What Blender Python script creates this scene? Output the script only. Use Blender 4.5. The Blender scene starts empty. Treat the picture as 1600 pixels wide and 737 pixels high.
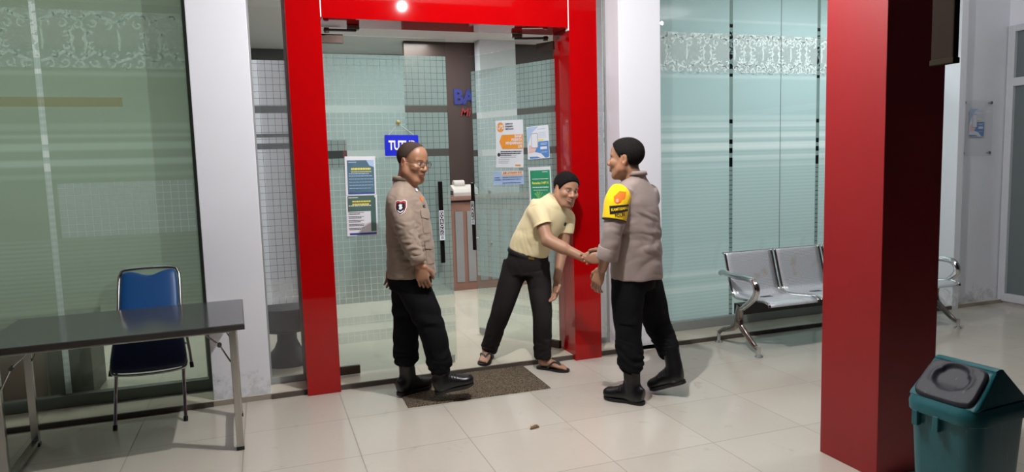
import bpy, bmesh, math, random
import numpy as np
from mathutils import Vector, Matrix, Euler
from mathutils.bvhtree import BVHTree
random.seed(7)
PI = math.pi
SC = bpy.context.scene
COL = SC.collection

# ------------------------------------------------------------------ camera
f_px, pit, rol, yaw = 1093.04, 0.102618, -0.029336, 0.340714
cam_loc = Vector((-0.4152, -3.6876, 1.5317))
fw = Vector((math.sin(yaw)*math.cos(pit), math.cos(yaw)*math.cos(pit), -math.sin(pit)))
rt = Vector((math.cos(yaw), -math.sin(yaw), 0))
up = rt.cross(fw)
r2 = rt*math.cos(rol) + up*math.sin(rol)
u2 = -rt*math.sin(rol) + up*math.cos(rol)
cd = bpy.data.cameras.new('camera'); cam = bpy.data.objects.new('camera', cd); COL.objects.link(cam)
cam.matrix_world = Matrix(((r2.x, u2.x, -fw.x, cam_loc.x), (r2.y, u2.y, -fw.y, cam_loc.y), (r2.z, u2.z, -fw.z, cam_loc.z), (0, 0, 0, 1)))
cd.sensor_fit = 'HORIZONTAL'; cd.sensor_width = 36; cd.lens = f_px*36/1600; cd.clip_start = 0.05; cd.clip_end = 100
SC.camera = cam

# ------------------------------------------------------------------ materials
def srgb(r, g, b):
    def c(v):
        v /= 255.0
        return v/12.92 if v <= 0.04045 else ((v+0.055)/1.055)**2.4
    return (c(r), c(g), c(b), 1.0)

class V:
    """a node socket with arithmetic"""
    def __init__(s, nt, sock): s.nt, s.k = nt, sock
    def _m(s, op, o=None, o2=None):
        n = s.nt.nodes.new('ShaderNodeMath'); n.operation = op
        for i, q in enumerate((s, o, o2)):
            if q is None: continue
            if isinstance(q, V): s.nt.links.new(q.k, n.inputs[i])
            else: n.inputs[i].default_value = q
        return V(s.nt, n.outputs[0])
    def __add__(s, o): return s._m('ADD', o)
    def __sub__(s, o): return s._m('SUBTRACT', o)
    def __mul__(s, o): return s._m('MULTIPLY', o)
    def __truediv__(s, o): return s._m('DIVIDE', o)
    def gt(s, o): return s._m('GREATER_THAN', o)
    def lt(s, o): return s._m('LESS_THAN', o)
    def frac(s): return s._m('FRACT')
    def floor(s): return s._m('FLOOR')
    def mx(s, o): return s._m('MAXIMUM', o)
    def mn(s, o): return s._m('MINIMUM', o)
    def sin(s): return s._m('SINE')
    def ab(s): return s._m('ABSOLUTE')
    def inv(s):
        n = s.nt.nodes.new('ShaderNodeMath'); n.operation = 'SUBTRACT'; n.inputs[0].default_value = 1.0
        s.nt.links.new(s.k, n.inputs[1]); return V(s.nt, n.outputs[0])
    def band(s, a, b): return s.gt(a)*s.lt(b)
    def smooth(s, a, b, lo=0.0, hi=1.0):
        n = s.nt.nodes.new('ShaderNodeMapRange'); n.interpolation_type = 'SMOOTHSTEP'
        s.nt.links.new(s.k, n.inputs[0])
        for i, q in enumerate((a, b, lo, hi)): n.inputs[i+1].default_value = q
        return V(s.nt, n.outputs[0])

def newmat(name):
    m = bpy.data.materials.new(name); m.use_nodes = True
    nt = m.node_tree; nt.nodes.clear()
    out = nt.nodes.new('ShaderNodeOutputMaterial')
    return m, nt, out

def coords(nt, kind='Object'):
    tc = nt.nodes.new('ShaderNodeTexCoord'); sp = nt.nodes.new('ShaderNodeSeparateXYZ')
    nt.links.new(tc.outputs[kind], sp.inputs[0])
    return tc.outputs[kind], V(nt, sp.outputs[0]), V(nt, sp.outputs[1]), V(nt, sp.outputs[2])

def noise(nt, vec, scale, detail=3, rough=0.55, dist=0.0, mapscale=None):
    if mapscale:
        mp = nt.nodes.new('ShaderNodeMapping'); mp.inputs['Scale'].default_value = mapscale
        nt.links.new(vec, mp.inputs[0]); vec = mp.outputs[0]
    n = nt.nodes.new('ShaderNodeTexNoise'); nt.links.new(vec, n.inputs['Vector'])
    n.inputs['Scale'].default_value = scale; n.inputs['Detail'].default_value = detail
    n.inputs['Roughness'].default_value = rough; n.inputs['Distortion'].default_value = dist
    return V(nt, n.outputs['Fac'])

def mixc(nt, fac, a, b):
    n = nt.nodes.new('ShaderNodeMix'); n.data_type = 'RGBA'
    if isinstance(fac, V): nt.links.new(fac.k, n.inputs[0])
    else: n.inputs[0].default_value = fac
    for i, q in ((6, a), (7, b)):
        if isinstance(q, tuple): n.inputs[i].default_value = q
        else: nt.links.new(q, n.inputs[i])
    return n.outputs[2]

def principled(nt, out, color=None, rough=0.5, metal=0.0, spec=0.5, bump=None, bump_strength=0.2, bump_dist=0.002, coat=0.0, rough_sock=None, sheen=0.0):
    b = nt.nodes.new('ShaderNodeBsdfPrincipled')
    if color is not None:
        if isinstance(color, tuple): b.inputs['Base Color'].default_value = color
        else: nt.links.new(color, b.inputs['Base Color'])
    b.inputs['Roughness'].default_value = rough; b.inputs['Metallic'].default_value = metal
    b.inputs['Specular IOR Level'].default_value = spec
    b.inputs['Coat Weight'].default_value = coat; b.inputs['Coat Roughness'].default_value = 0.08
    b.inputs['Sheen Weight'].default_value = sheen
    if rough_sock is not None: nt.links.new(rough_sock.k, b.inputs['Roughness'])
    if bump is not None:
        bn = nt.nodes.new('ShaderNodeBump'); bn.inputs['Strength'].default_value = bump_strength; bn.inputs['Distance'].default_value = bump_dist
        nt.links.new(bump.k, bn.inputs['Height']); nt.links.new(bn.outputs[0], b.inputs['Normal'])
    nt.links.new(b.outputs[0], out.inputs[0])
    return b

def simple(name, c, rough=0.5, metal=0.0, spec=0.5, var=0.06, nscale=18, bump=0.0, coat=0.0, sheen=0.0):
    m, nt, out = newmat(name)
    vec, x, y, z = coords(nt)
    n = noise(nt, vec, nscale)
    d = tuple(v*(1-var) for v in c[:3])+(1,); l = tuple(min(1, v*(1+var)) for v in c[:3])+(1,)
    principled(nt, out, mixc(nt, n, d, l), rough, metal, spec, n if bump else None, bump, 0.003, coat, sheen=sheen)
    return m

def fabric(name, c, weave=900, rough=0.85, var=0.10, sheen=0.15, spec=0.2):
    m, nt, out = newmat(name)
    vec, x, y, z = coords(nt)
    n = noise(nt, vec, 9, 4)
    w = noise(nt, vec, weave, 1)
    d = tuple(v*(1-var) for v in c[:3])+(1,); l = tuple(min(1, v*(1+var)) for v in c[:3])+(1,)
    principled(nt, out, mixc(nt, n, d, l), rough, 0, spec, w, 0.15, 0.001, sheen=sheen)
    return m

def skinmat(name):
    m, nt, out = newmat(name)
    at = nt.nodes.new('ShaderNodeVertexColor'); at.layer_name = 'Col'
    vec, x, y, z = coords(nt)
    n = noise(nt, vec, 60, 4)
    mx = nt.nodes.new('ShaderNodeMix'); mx.data_type = 'RGBA'; mx.blend_type = 'MULTIPLY'; mx.inputs[0].default_value = 1
    nt.links.new(at.outputs[0], mx.inputs[6]); nt.links.new(mixc(nt, n, (.9, .88, .87, 1), (1.0, 1.0, 1.0, 1)), mx.inputs[7])
    b = principled(nt, out, mx.outputs[2], 0.46, 0, 0.45, noise(nt, vec, 350, 2), 0.08, 0.001)
    b.inputs['Subsurface Weight'].default_value = 0.08; b.inputs['Subsurface Radius'].default_value = (0.01, 0.004, 0.002)
    return m

def glassmat(name, tint=(0.86, 0.94, 0.91, 1), refl=1.0):
    m, nt, out = newmat(name)
    tr = nt.nodes.new('ShaderNodeBsdfTransparent'); tr.inputs[0].default_value = tint
    gl = nt.nodes.new('ShaderNodeBsdfGlossy'); gl.inputs['Roughness'].default_value = 0.0; gl.inputs[0].default_value = (1, 1, 1, 1)
    fr = nt.nodes.new('ShaderNodeFresnel'); fr.inputs[0].default_value = 1.5
    ge = nt.nodes.new('ShaderNodeNewGeometry')            # only the face a ray enters by reflects; the inner face must not mirror totally
    mx = nt.nodes.new('ShaderNodeMixShader')
    nt.links.new((V(nt, fr.outputs[0])*V(nt, ge.outputs['Backfacing']).inv()*refl).k, mx.inputs[0]); nt.links.new(tr.outputs[0], mx.inputs[1]); nt.links.new(gl.outputs[0], mx.inputs[2])
    nt.links.new(mx.outputs[0], out.inputs[0])
    return m

def filmmat(name, fn, color, trans=0.55):
    """frosted vinyl: fn(x, z, vec, nt) -> opacity V; color tuple or socket from fn"""
    m, nt, out = newmat(name)
    vec, x, y, z = coords(nt)
    r = fn(x, z, vec, nt)
    alpha, csock = r if isinstance(r, tuple) else (r, None)
    df = nt.nodes.new('ShaderNodeBsdfDiffuse'); tl = nt.nodes.new('ShaderNodeBsdfTranslucent'); tr = nt.nodes.new('ShaderNodeBsdfTransparent')
    for b in (df, tl):
        if csock is not None: nt.links.new(csock, b.inputs[0])
        else: b.inputs[0].default_value = color
    m1 = nt.nodes.new('ShaderNodeMixShader'); m1.inputs[0].default_value = trans
    nt.links.new(df.outputs[0], m1.inputs[1]); nt.links.new(tl.outputs[0], m1.inputs[2])
    m2 = nt.nodes.new('ShaderNodeMixShader'); nt.links.new(alpha.k, m2.inputs[0])
    nt.links.new(tr.outputs[0], m2.inputs[1]); nt.links.new(m1.outputs[0], m2.inputs[2])
    nt.links.new(m2.outputs[0], out.inputs[0])
    return m

# ------------------------------------------------------------------ object helpers
def link(o, parent=None):
    COL.objects.link(o)
    if parent is not None: o.parent = parent
    return o
def tag(o, label=None, cat=None, group=None, kind=None):
    if label: o['label'] = label
    if cat: o['category'] = cat
    if group: o['group'] = group
    if kind: o['kind'] = kind
    return o
def thing(name, label, cat, loc=(0, 0, 0), rz=0.0, group=None, kind=None):
    o = bpy.data.objects.new(name, None); o.empty_display_size = 0.1
    o.location = loc; o.rotation_euler = (0, 0, rz); link(o)
    return tag(o, label, cat, group, kind)
def obj(name, bm, mat, parent=None, smooth=False, loc=(0, 0, 0), rot=(0, 0, 0)):
    me = bpy.data.meshes.new(name)
    bmesh.ops.recalc_face_normals(bm, faces=bm.faces[:])
    bm.to_mesh(me); bm.free()
    for m in (mat if isinstance(mat, (list, tuple)) else [mat]): me.materials.append(m)
    if smooth:
        me.polygons.foreach_set('use_smooth', [True]*len(me.polygons))
        if smooth != 'all':
            try: me.set_sharp_from_angle(angle=math.radians(40))
            except Exception: pass
    o = bpy.data.objects.new(name, me); o.location = loc; o.rotation_euler = rot
    return link(o, parent)
def struct(name, bm, mat, label, cat, smooth=False, loc=(0, 0, 0), rot=(0, 0, 0)):
    return tag(obj(name, bm, mat, None, smooth, loc, rot), label, cat, kind='structure')

def solid(bm, th):
    bmesh.ops.recalc_face_normals(bm, faces=bm.faces[:]); bm.normal_update()
    bmesh.ops.solidify(bm, geom=bm.faces[:], thickness=th)
def box(bm, x0, x1, y0, y1, z0, z1, bev=0.0, mi=0):
    r = bmesh.ops.create_cube(bm, size=1.0)
    vs = r['verts']
    for v in vs:
        v.co = Vector((x0+(v.co.x+.5)*(x1-x0), y0+(v.co.y+.5)*(y1-y0), z0+(v.co.z+.5)*(z1-z0)))
    fs = set(f for v in vs for f in v.link_faces)
    for f in fs: f.material_index = mi
    if bev:
        es = list(set(e for v in vs for e in v.link_edges))
        bmesh.ops.bevel(bm, geom=es, offset=bev, segments=2, profile=0.5, affect='EDGES')
    return vs
def B(*a, **k):
    bm = bmesh.new(); box(bm, *a, **k); return bm

def tube(bm, pts, r, n=10, caps=True, closed=False, flat=None, mi=0):
    """tube along pts; r number or list; flat=(side_scale, normal_scale) squashes the section"""
    pts = [Vector(p) for p in pts]
    m = len(pts)
    rs = r if isinstance(r, (list, tuple)) else [r]*m
    rings = []; nrm = None
    for i, p in enumerate(pts):
        if closed: t = (pts[(i+1) % m]-pts[i-1])
        else: t = pts[min(i+1, m-1)]-pts[max(i-1, 0)]
        t.normalize()
        if nrm is None:
            a = Vector((0, 0, 1)) if abs(t.z) < 0.9 else Vector((1, 0, 0))
            nrm = (a-t*a.dot(t)).normalized()
        else: nrm = (nrm-t*nrm.dot(t)).normalized()
        bn = t.cross(nrm)
        sx, sy = flat if flat else (1, 1)
        rings.append([bm.verts.new(p+(bn*math.cos(2*PI*k/n)*sx+nrm*math.sin(2*PI*k/n)*sy)*rs[i]) for k in range(n)])
    for i in range(m if closed else m-1):
        a, b = rings[i], rings[(i+1) % m]
        for k in range(n):
            f = bm.faces.new((a[k], a[(k+1) % n], b[(k+1) % n], b[k])); f.material_index = mi
    if caps and not closed:
        bm.faces.new(rings[0][::-1]).material_index = mi; bm.faces.new(rings[-1]).material_index = mi
    return bm
def T(pts, r, **k): return tube(bmesh.new(), pts, r, **k)

def spline(pts, n=6, closed=False):
    """Catmull-Rom through pts"""
    P = [np.array(p, float) for p in pts]; out = []
    m = len(P)
    rng = range(m) if closed else range(m-1)
    for i in rng:
        g = (lambda j: P[j % m]) if closed else (lambda j: P[max(0, min(m-1, j))])
        p0, p1, p2, p3 = g(i-1), g(i), g(i+1), g(i+2)
        for k in range(n):
            t = k/n
            out.append(.5*((2*p1)+(-p0+p2)*t+(2*p0-5*p1+4*p2-p3)*t*t+(-p0+3*p1-3*p2+p3)*t**3))
    if not closed: out.append(P[-1])
    return [tuple(q) for q in out]

def lathe(bm, prof, n=24, mtx=None, mi=0):
    rings = []
    for (r, z) in prof:
        rings.append([bm.verts.new((r*math.cos(2*PI*k/n), r*math.sin(2*PI*k/n), z)) for k in range(n)])
    for a, b in zip(rings, rings[1:]):
        for k in range(n): bm.faces.new((a[k], a[(k+1) % n], b[(k+1) % n], b[k])).material_index = mi
    bm.faces.new(rings[0][::-1]).material_index = mi; bm.faces.new(rings[-1]).material_index = mi
    if mtx is not None:
        vs = [v for r_ in rings for v in r_]
        bmesh.ops.transform(bm, matrix=mtx, verts=vs)
    return bm

def prism(bm, pts2, axis, a, b, mi=0):
    """closed polygon pts2 extruded along axis ('x','y','z') from a to b"""
    def mk(p, w):
        if axis == 'x': return (w, p[0], p[1])
        if axis == 'y': return (p[0], w, p[1])
        return (p[0], p[1], w)
    A = [bm.verts.new(mk(p, a)) for p in pts2]; Bv = [bm.verts.new(mk(p, b)) for p in pts2]
    n = len(pts2)
    bm.faces.new(A).material_index = mi; bm.faces.new(Bv[::-1]).material_index = mi
    for i in range(n): bm.faces.new((A[i], Bv[i], Bv[(i+1) % n], A[(i+1) % n])).material_index = mi
    return bm

def rrect(cx, cz, w, h, r, n=5):
    out = []
    for (sx, sz, a0) in ((1, 1, 0), (-1, 1, PI/2), (-1, -1, PI), (1, -1, 3*PI/2)):
        for k in range(n+1):
            a = a0+PI/2*k/n
            out.append((cx+sx*(w/2-r)+r*math.cos(a), cz+sz*(h/2-r)+r*math.sin(a)))
    return out

def text_bm(bm, body, size, x, z, y, align='LEFT', bold=0.0, xs=1.0, shear=0.0, spacing=1.0, ext=0.0004, mi=0, vertical=False):
    """lettering standing in the xz plane, facing -y"""
    cu = bpy.data.curves.new('lettering', 'FONT'); cu.body = body; cu.size = size; cu.align_x = align; cu.align_y = 'CENTER'
    cu.offset = bold; cu.extrude = ext; cu.shear = shear; cu.space_character = spacing; cu.resolution_u = 3
    o = bpy.data.objects.new('lettering', cu); COL.objects.link(o)
    dg = bpy.context.evaluated_depsgraph_get()
    me = bpy.data.meshes.new_from_object(o.evaluated_get(dg))
    n0 = len(bm.verts); nf = len(bm.faces)
    bm.from_mesh(me)
    bm.verts.ensure_lookup_table(); bm.faces.ensure_lookup_table()
    for v in bm.verts[n0:]:
        px, py, pz = v.co
        v.co = (x+px*xs, y-pz, z+py)
    for f in bm.faces[nf:]: f.material_index = mi
    bpy.data.objects.remove(o); bpy.data.curves.remove(cu); bpy.data.meshes.remove(me)
    return bm
# ------------------------------------------------------------------ palette
def tilemat(name, c, tile=0.6, lw=0.0028, rough=0.14):
    m, nt, out = newmat(name)
    vec, x, y, z = coords(nt)
    fx = (x/tile).frac(); fy = (y/tile).frac(); w = lw/tile
    line = (fx.lt(w).mx(fx.gt(1-w))).mx(fy.lt(w).mx(fy.gt(1-w)))
    wn = nt.nodes.new('ShaderNodeTexWhiteNoise'); wn.noise_dimensions = '2D'
    cb = nt.nodes.new('ShaderNodeCombineXYZ'); nt.links.new((x/tile).floor().k, cb.inputs[0]); nt.links.new((y/tile).floor().k, cb.inputs[1]); nt.links.new(cb.outputs[0], wn.inputs['Vector'])
    n = noise(nt, vec, 2.2, 6, 0.6); n2 = noise(nt, vec, 30, 4, 0.6)
    k = V(nt, wn.outputs[0])*0.35+n*0.45+n2*0.2
    col = mixc(nt, k, tuple(v*0.88 for v in c[:3])+(1,), tuple(min(1, v*1.06) for v in c[:3])+(1,))
    # foot smudges
    sm = noise(nt, vec, 5.5, 5, 0.7, 0.6).smooth(0.60, 0.74)
    col = mixc(nt, sm*0.22, col, srgb(130, 118, 104))
    col = mixc(nt, line*0.58, col, srgb(96, 86, 76))
    principled(nt, out, col, rough, 0, 0.5, line.inv(), 0.3, 0.001, rough_sock=n.smooth(0.3, 0.75, rough-0.05, rough+0.10)+line*0.4)
    return m
def wallmat(name, c, dirt=0.35, ztop=0.55):
    m, nt, out = newmat(name)
    vec, x, y, z = coords(nt)
    n = noise(nt, vec, 3, 5); n2 = noise(nt, vec, 14, 6, 0.7, 0.5)
    col = mixc(nt, n, tuple(v*0.95 for v in c[:3])+(1,), c)
    d = (n2+z.smooth(0.02, ztop, 0.22, -0.25)).smooth(0.60, 0.82)
    col = mixc(nt, d*dirt, col, srgb(128, 132, 126))
    st = noise(nt, vec, 40, 4, 0.6).smooth(0.66, 0.72)*z.smooth(0.02, 0.3, 1, 0)
    col = mixc(nt, st*0.5, col, srgb(86, 88, 84))
    principled(nt, out, col, 0.62, 0, 0.35, n2, 0.05, 0.004)
    return m
M = {}
M['tile'] = tilemat('cream_tile', srgb(205, 198, 186))
M['tile_in'] = tilemat('cream_tile_inside', srgb(206, 198, 182))
M['riser'] = simple('dark_riser', srgb(80, 72, 64), 0.5, var=.3)
M['white'] = wallmat('white_paint', srgb(238, 239, 247))
M['ceil'] = simple('ceiling_paint', srgb(225, 225, 225), 0.8)
M['red'] = simple('red_panel', srgb(162, 3, 6), 0.035, spec=0.5, var=.05, nscale=2)
M['redpaint'] = simple('red_wall_paint', srgb(136, 17, 22), 0.45, var=.07, nscale=4, bump=0.05)
M['seam'] = simple('white_sealant', srgb(235, 225, 220), 0.5)
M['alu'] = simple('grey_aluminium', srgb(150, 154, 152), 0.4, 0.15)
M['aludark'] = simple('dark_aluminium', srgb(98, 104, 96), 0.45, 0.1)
M['steel'] = simple('stainless_steel', srgb(190, 188, 184), 0.22, 1.0, var=.04)
M['chrome'] = simple('chrome', srgb(205, 205, 205), 0.1, 1.0, var=.02)
M['black'] = simple('black_plastic', srgb(16, 16, 17), 0.35)
M['fitting'] = simple('brown_patch_fitting', srgb(70, 56, 50), 0.3, 0.7)
M['brown'] = simple('brown_panelling', srgb(66, 48, 44), 0.45, var=.08, nscale=4)
M['counterwood'] = simple('reddish_brown_laminate', srgb(140, 100, 88), 0.4, var=.1, nscale=10)
M['greypanel'] = simple('grey_laminate', srgb(140, 140, 142), 0.4)
M['glass'] = glassmat('clear_glass', (0.96, 0.98, 0.975, 1))
M['glassgreen'] = glassmat('greenish_glass', (0.92, 0.965, 0.945, 1), 1.0)
M['paper'] = simple('white_paper', srgb(226, 230, 238), 0.6, var=.02)
M['orange'] = simple('orange_print', srgb(232, 150, 50), 0.6)
M['darkprint'] = simple('black_print', srgb(40, 42, 48), 0.6)
M['greyprint'] = simple('grey_print', srgb(150, 156, 166), 0.6)
M['bluelight'] = simple('pale_blue_print', srgb(170, 196, 230), 0.6)
M['blueprint'] = simple('blue_print', srgb(84, 134, 200), 0.6)
M['navyprint'] = simple('navy_print', srgb(48, 66, 140), 0.6)
M['teal'] = simple('teal_print', srgb(70, 104, 122), 0.6, var=.25, nscale=8)
M['tealdark'] = simple('dark_green_print', srgb(66, 96, 88), 0.6, var=.25, nscale=8)
M['green'] = simple('green_print', srgb(40, 140, 100), 0.6, var=.25, nscale=10)
M['yellowprint'] = simple('yellow_print', srgb(240, 226, 90), 0.6)
M['redprint'] = simple('red_print', srgb(190, 60, 60), 0.6)
M['cream'] = simple('cream_print', srgb(240, 226, 196), 0.6)
M['signblue'] = simple('blue_sign_plate', srgb(6, 30, 190), 0.35, var=.03)
M['signwhite'] = simple('white_sign_letters', srgb(240, 240, 248), 0.5)

GRID = 0.046
def grid_lines(x, z, s=GRID, w=0.055):
    fx = (x/s).frac(); fz = (z/s).frac()
    return fx.lt(w).mx(fz.lt(w))
def film_door(x, z, vec, nt):
    sq = grid_lines(x, z).inv()
    zone = z.band(0.56, 2.33)*z.band(1.925, 1.975).inv()*z.band(1.605, 1.66).inv()
    low = z.band(0.40, 0.46).mx(z.band(0.27, 0.35))*0.35
    n = noise(nt, vec, 3.0, 3).smooth(0.3, 0.7, 0.90, 1.0)
    return (sq*zone*0.80*n).mx(sq*low).mx(z.lt(2.33)*z.gt(0.05)*0.10)
M['film_door'] = filmmat('frosted_grid_film', film_door, srgb(172, 186, 188), 0.5)
def film_side(x, z, vec, nt):
    sq = grid_lines(x, z).inv()
    zone = z.band(0.60, 2.28)*z.band(1.925, 1.975).inv()*z.band(1.76, 1.785).inv()*z.band(1.68, 1.72).inv()
    return (sq*zone*0.9).mx(z.band(0.05, 2.28)*0.10)
M['film_side'] = filmmat('frosted_grid_film_side', film_side, srgb(226, 226, 234), 0.55)
def stripes(z, lst):
    r = None
    for a, b, w in lst:
        s = z.smooth(a-.012, a+.012)*z.smooth(b-.012, b+.012, 1, 0)*w
        r = s if r is None else r.mx(s)
    return r
def film_right(x, z, vec, nt):
    st = stripes(z, [(1.86, 1.90, .35), (1.795, 1.835, .5), (1.70, 1.745, .8), (1.60, 1.66, 1.0), (1.51, 1.55, .6), (1.44, 1.47, .3), (2.70, 2.72, .4), (2.22, 2.25, .4), (0.50, 0.54, .5), (0.36, 0.42, .4)])
    fine = (z*2*PI/0.03).sin().smooth(-1, 1)*z.lt(1.86)*0.10
    n = noise(nt, vec, 1.2, 3)
    c = mixc(nt, (n*0.5).k if False else n*0.5, srgb(160, 184, 187), srgb(172, 194, 197))
    c = mixc(nt, (st*0.45+fine).mx(z.band(2.27, 2.60)*0.45), c, srgb(232, 240, 240))
    return (z.band(2.27, 2.60)*(-.37)+0.97, c)
M['film_right'] = filmmat('teal_frosted_film', film_right, srgb(170, 206, 204), 0.6)
def film_left(x, z, vec, nt):
    # x is measured from the right end of the window, negative to the left
    st = stripes(z, [(1.83, 1.87, .25), (1.78, 1.80, .4), (1.70, 1.745, .6), (1.60, 1.64, .7), (1.52, 1.55, .3), (2.17, 2.20, .3)])
    gz = z.band(1.14, 1.49)*x.band(-0.84, -0.02)
    g = grid_lines(x, z, 0.047, 0.06)
    fine = (z*2*PI/0.028).sin().smooth(-1, 1)*z.lt(1.14)*0.12
    n = noise(nt, vec, 1.5, 3, mapscale=(0.6, 1, 3))
    c = mixc(nt, n, srgb(150, 162, 145), srgb(172, 182, 166))
    c = mixc(nt, (st*0.6+fine).mx(z.band(2.22, 2.58)*0.35), c, srgb(214, 228, 220))
    pale = gz*g.inv()
    c = mixc(nt, pale*0.75, c, srgb(190, 196, 196))
    a = (gz*g).inv()*z.smooth(.42, .70, .28, .82)
    return (a*(z.band(2.22, 2.58)*(-.35)+1.0), c)
M['film_left'] = filmmat('green_frosted_film', film_left, srgb(130, 160, 138), 0.5)
M['ornament'] = filmmat('white_ornament_film', lambda x, z, v, nt: z.gt(-9)*0.97, srgb(246, 250, 250), 0.6)
M['ornament_pale'] = filmmat('pale_ornament_film', lambda x, z, v, nt: z.gt(-9)*0.85, srgb(226, 234, 230), 0.5)

# ------------------------------------------------------------------ the setting
STEP = 0.035
bm = bmesh.new(); box(bm, -6, 9, -2.6, 1.2, -0.1, 0)
struct('floor', bm, M['tile'], 'glossy cream tiled porch floor in front of the glass shopfront', 'floor')
struct('ground', B(-12, 14, -14, -2.6, -0.2, -0.1), simple('added_dark_asphalt', srgb(52, 52, 54), .9, var=.2), 'unseen dark asphalt added in front of the porch', 'ground')  # unseen, added dark to limit light bouncing onto the pillar front
bm = bmesh.new(); box(bm, -6, 7.2, 1.2, 7, -0.1, STEP)
struct('floor_inside', bm, M['tile_in'], 'raised cream tiled floor strip running in under the glass doors', 'floor')
bm = bmesh.new()
for x0, x1 in ((-6, -0.8), (-0.44, -0.21), (0.02, 1.79), (2.03, 2.23), (2.60, 5.83)): box(bm, x0, x1, 1.19, 1.2, 0, STEP-0.002)
struct('trim_1', bm, M['riser'], 'dark riser edge of the low step along the shopfront', 'step edge')
# porch ceiling and upper walls (above the picture)
struct('ceiling', B(-6, 9, -1.45, 1.2, 3.25, 3.35), M['ceil'], 'white porch ceiling above the entrance', 'ceiling')  # front edge stops short so less light bounces onto the pillar front
struct('ceiling_inside', B(-6, 7.2, 1.2, 7, 3.15, 3.35), M['ceil'], 'white ceiling of the lit lobby', 'ceiling')
struct('wall_back', B(-6, 7.2, 6.6, 6.75, 0, 3.3), simple('pale_inner_wall', srgb(214, 224, 224), .7), 'pale rear wall of the lobby seen through the doors', 'wall')
struct('wall_panel_grey', B(-.80, .10, 6.35, 6.6, STEP, 3.15), simple('grey_wall', srgb(92, 92, 94), .7), 'grey strip of lobby wall beside the partition', 'wall')
struct('wall_left', B(-6.1, -6, 1.2, 6.7, 0, 3.3), M['white'], 'far left wall of the dim office', 'wall')
struct('added_partition_wall', B(-0.86, -0.80, 1.62, 6.6, STEP, 3.15), simple('added_grey_partition', srgb(120, 120, 124), .7), 'grey partition wall added between dim office and lobby', 'wall')  # added to keep lobby light away from the green window

# white columns
def column(name, x0, x1, y0, y1, label):
    return struct(name, B(x0, x1, y0, y1, 0, 3.25, bev=.004), M['white'], label, 'column')
column('column', -0.80, -0.44, 1.22, 1.62, 'scuffed white column left of the red doorway, behind the steel table')
column('column', 2.23, 2.60, 1.20, 1.62, 'white column right of the red doorway behind the officer with the armband')
column('column', 5.83, 5.915, 1.19, 1.62, 'slim white column at the far end of the steel bench')
# freestanding red pillar
bm = B(2.23, 2.585, -1.27, -0.915, 0, 3.25, bev=.003)
struct('pillar', bm, M['redpaint'], 'square red painted pillar in the foreground beside the green bin', 'pillar')

# red portal frame around the doors
pf = thing('door_frame', 'glossy red portal frame around the glass double doors', 'door frame', (0.9, 1.15, 0), kind='structure')
def sub(name, bmx, mat, parent, smooth=False):
    """geometry given in world coordinates, parented without moving"""
    o = obj(name, bmx, mat, parent, smooth)
    o.matrix_parent_inverse = (Matrix.Translation(parent.location) @ parent.rotation_euler.to_matrix().to_4x4()).inverted()
    return o
sub('post', B(-0.205, 0.015, 1.15, 1.46, 0, 3.2, bev=.002), M['red'], pf)
sub('post', B(1.795, 2.02, 1.15, 1.46, 0, 3.2, bev=.002), M['red'], pf)
sub('header', B(0.022, 1.788, 1.155, 1.46, 2.52, 3.2, bev=.002), M['red'], pf)
bm = bmesh.new(); box(bm, 0.0151, 0.0216, 1.152, 1.20, 2.525, 3.2); box(bm, 1.7885, 1.7945, 1.152, 1.20, 2.50, 3.2)
sub('sealant_seam', bm, M['seam'], pf)
# side lights
def sidelight(n, x0, x1, label):
    r = thing('window_%d' % n, label, 'window', (x0, 1.42, 0), kind='structure')
    obj('pane', B(0, x1-x0, 0, 0.01, STEP, 3.2), M['glass'], r)
    bm = bmesh.new(); vs = [bm.verts.new(p) for p in ((0, .013, STEP), (x1-x0, .013, STEP), (x1-x0, .013, 3.2), (0, .013, 3.2))]; bm.faces.new(vs)
    obj('frosted_film', bm, M['film_side'], r)
    bm = bmesh.new(); box(bm, 0, .012, -.006, .02, STEP, 3.2); box(bm, x1-x0-.012, x1-x0, -.006, .02, STEP, 3.2); box(bm, .012, x1-x0-.012, -.004, .018, STEP, .08)
    obj('frame', bm, M['alu'], r)
    return r
sidelight(1, -0.44, -0.205, 'narrow grid frosted side light between left white column and red post')
sidelight(2, 2.02, 2.23, 'narrow side light between red post and right white column')

# ------------------------------------------------------------------ glass doors
def sheet(bm, x0, x1, z0, z1, y, th=0.0003, mi=0): box(bm, x0, x1, y-th, y, z0, z1, mi=mi)
def door(n, w, loc, rz, label, hx):
    """leaf from x=0..w, hinge side hx (0 or w); local y = 0 is the outside face"""
    r = thing('door_%d' % n, label, 'door', loc, rz, kind='structure')
    obj('glass_leaf', B(0, w, 0, .012, STEP+.012, 2.455, bev=.001), M['glassgreen'], r)
    bm = bmesh.new(); bm.faces.new([bm.verts.new(p) for p in ((0.002, .0145, .05), (w-.002, .0145, .05), (w-.002, .0145, 2.45), (0.002, .0145, 2.45))])
    obj('frosted_film', bm, M['film_door'], r)
    s = 1 if hx == 0 else -1
    def xx(a, b): return (min(hx+s*a, hx+s*b), max(hx+s*a, hx+s*b))
    a = xx(0, .165)
    obj('top_patch_fitting', B(a[0], a[1], -.008, .02, 2.40, 2.462, bev=.002), M['fitting'], r)
    obj('bottom_patch_fitting', B(a[0], a[1], -.008, .02, STEP+.008, .105, bev=.002), M['fitting'], r)
    a = xx(.20, .34)
    a = xx(w-.16, w-.02)
    obj('lock_fitting', B(a[0], a[1], -.008, .02, STEP+.008, .095, bev=.002), M['alu'], r)
    return r
dl = door(1, 0.90, (0.016, 1.40, 0), 0, 'left glass door leaf, closed, with frosted grid and two green notices', 0)
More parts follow.
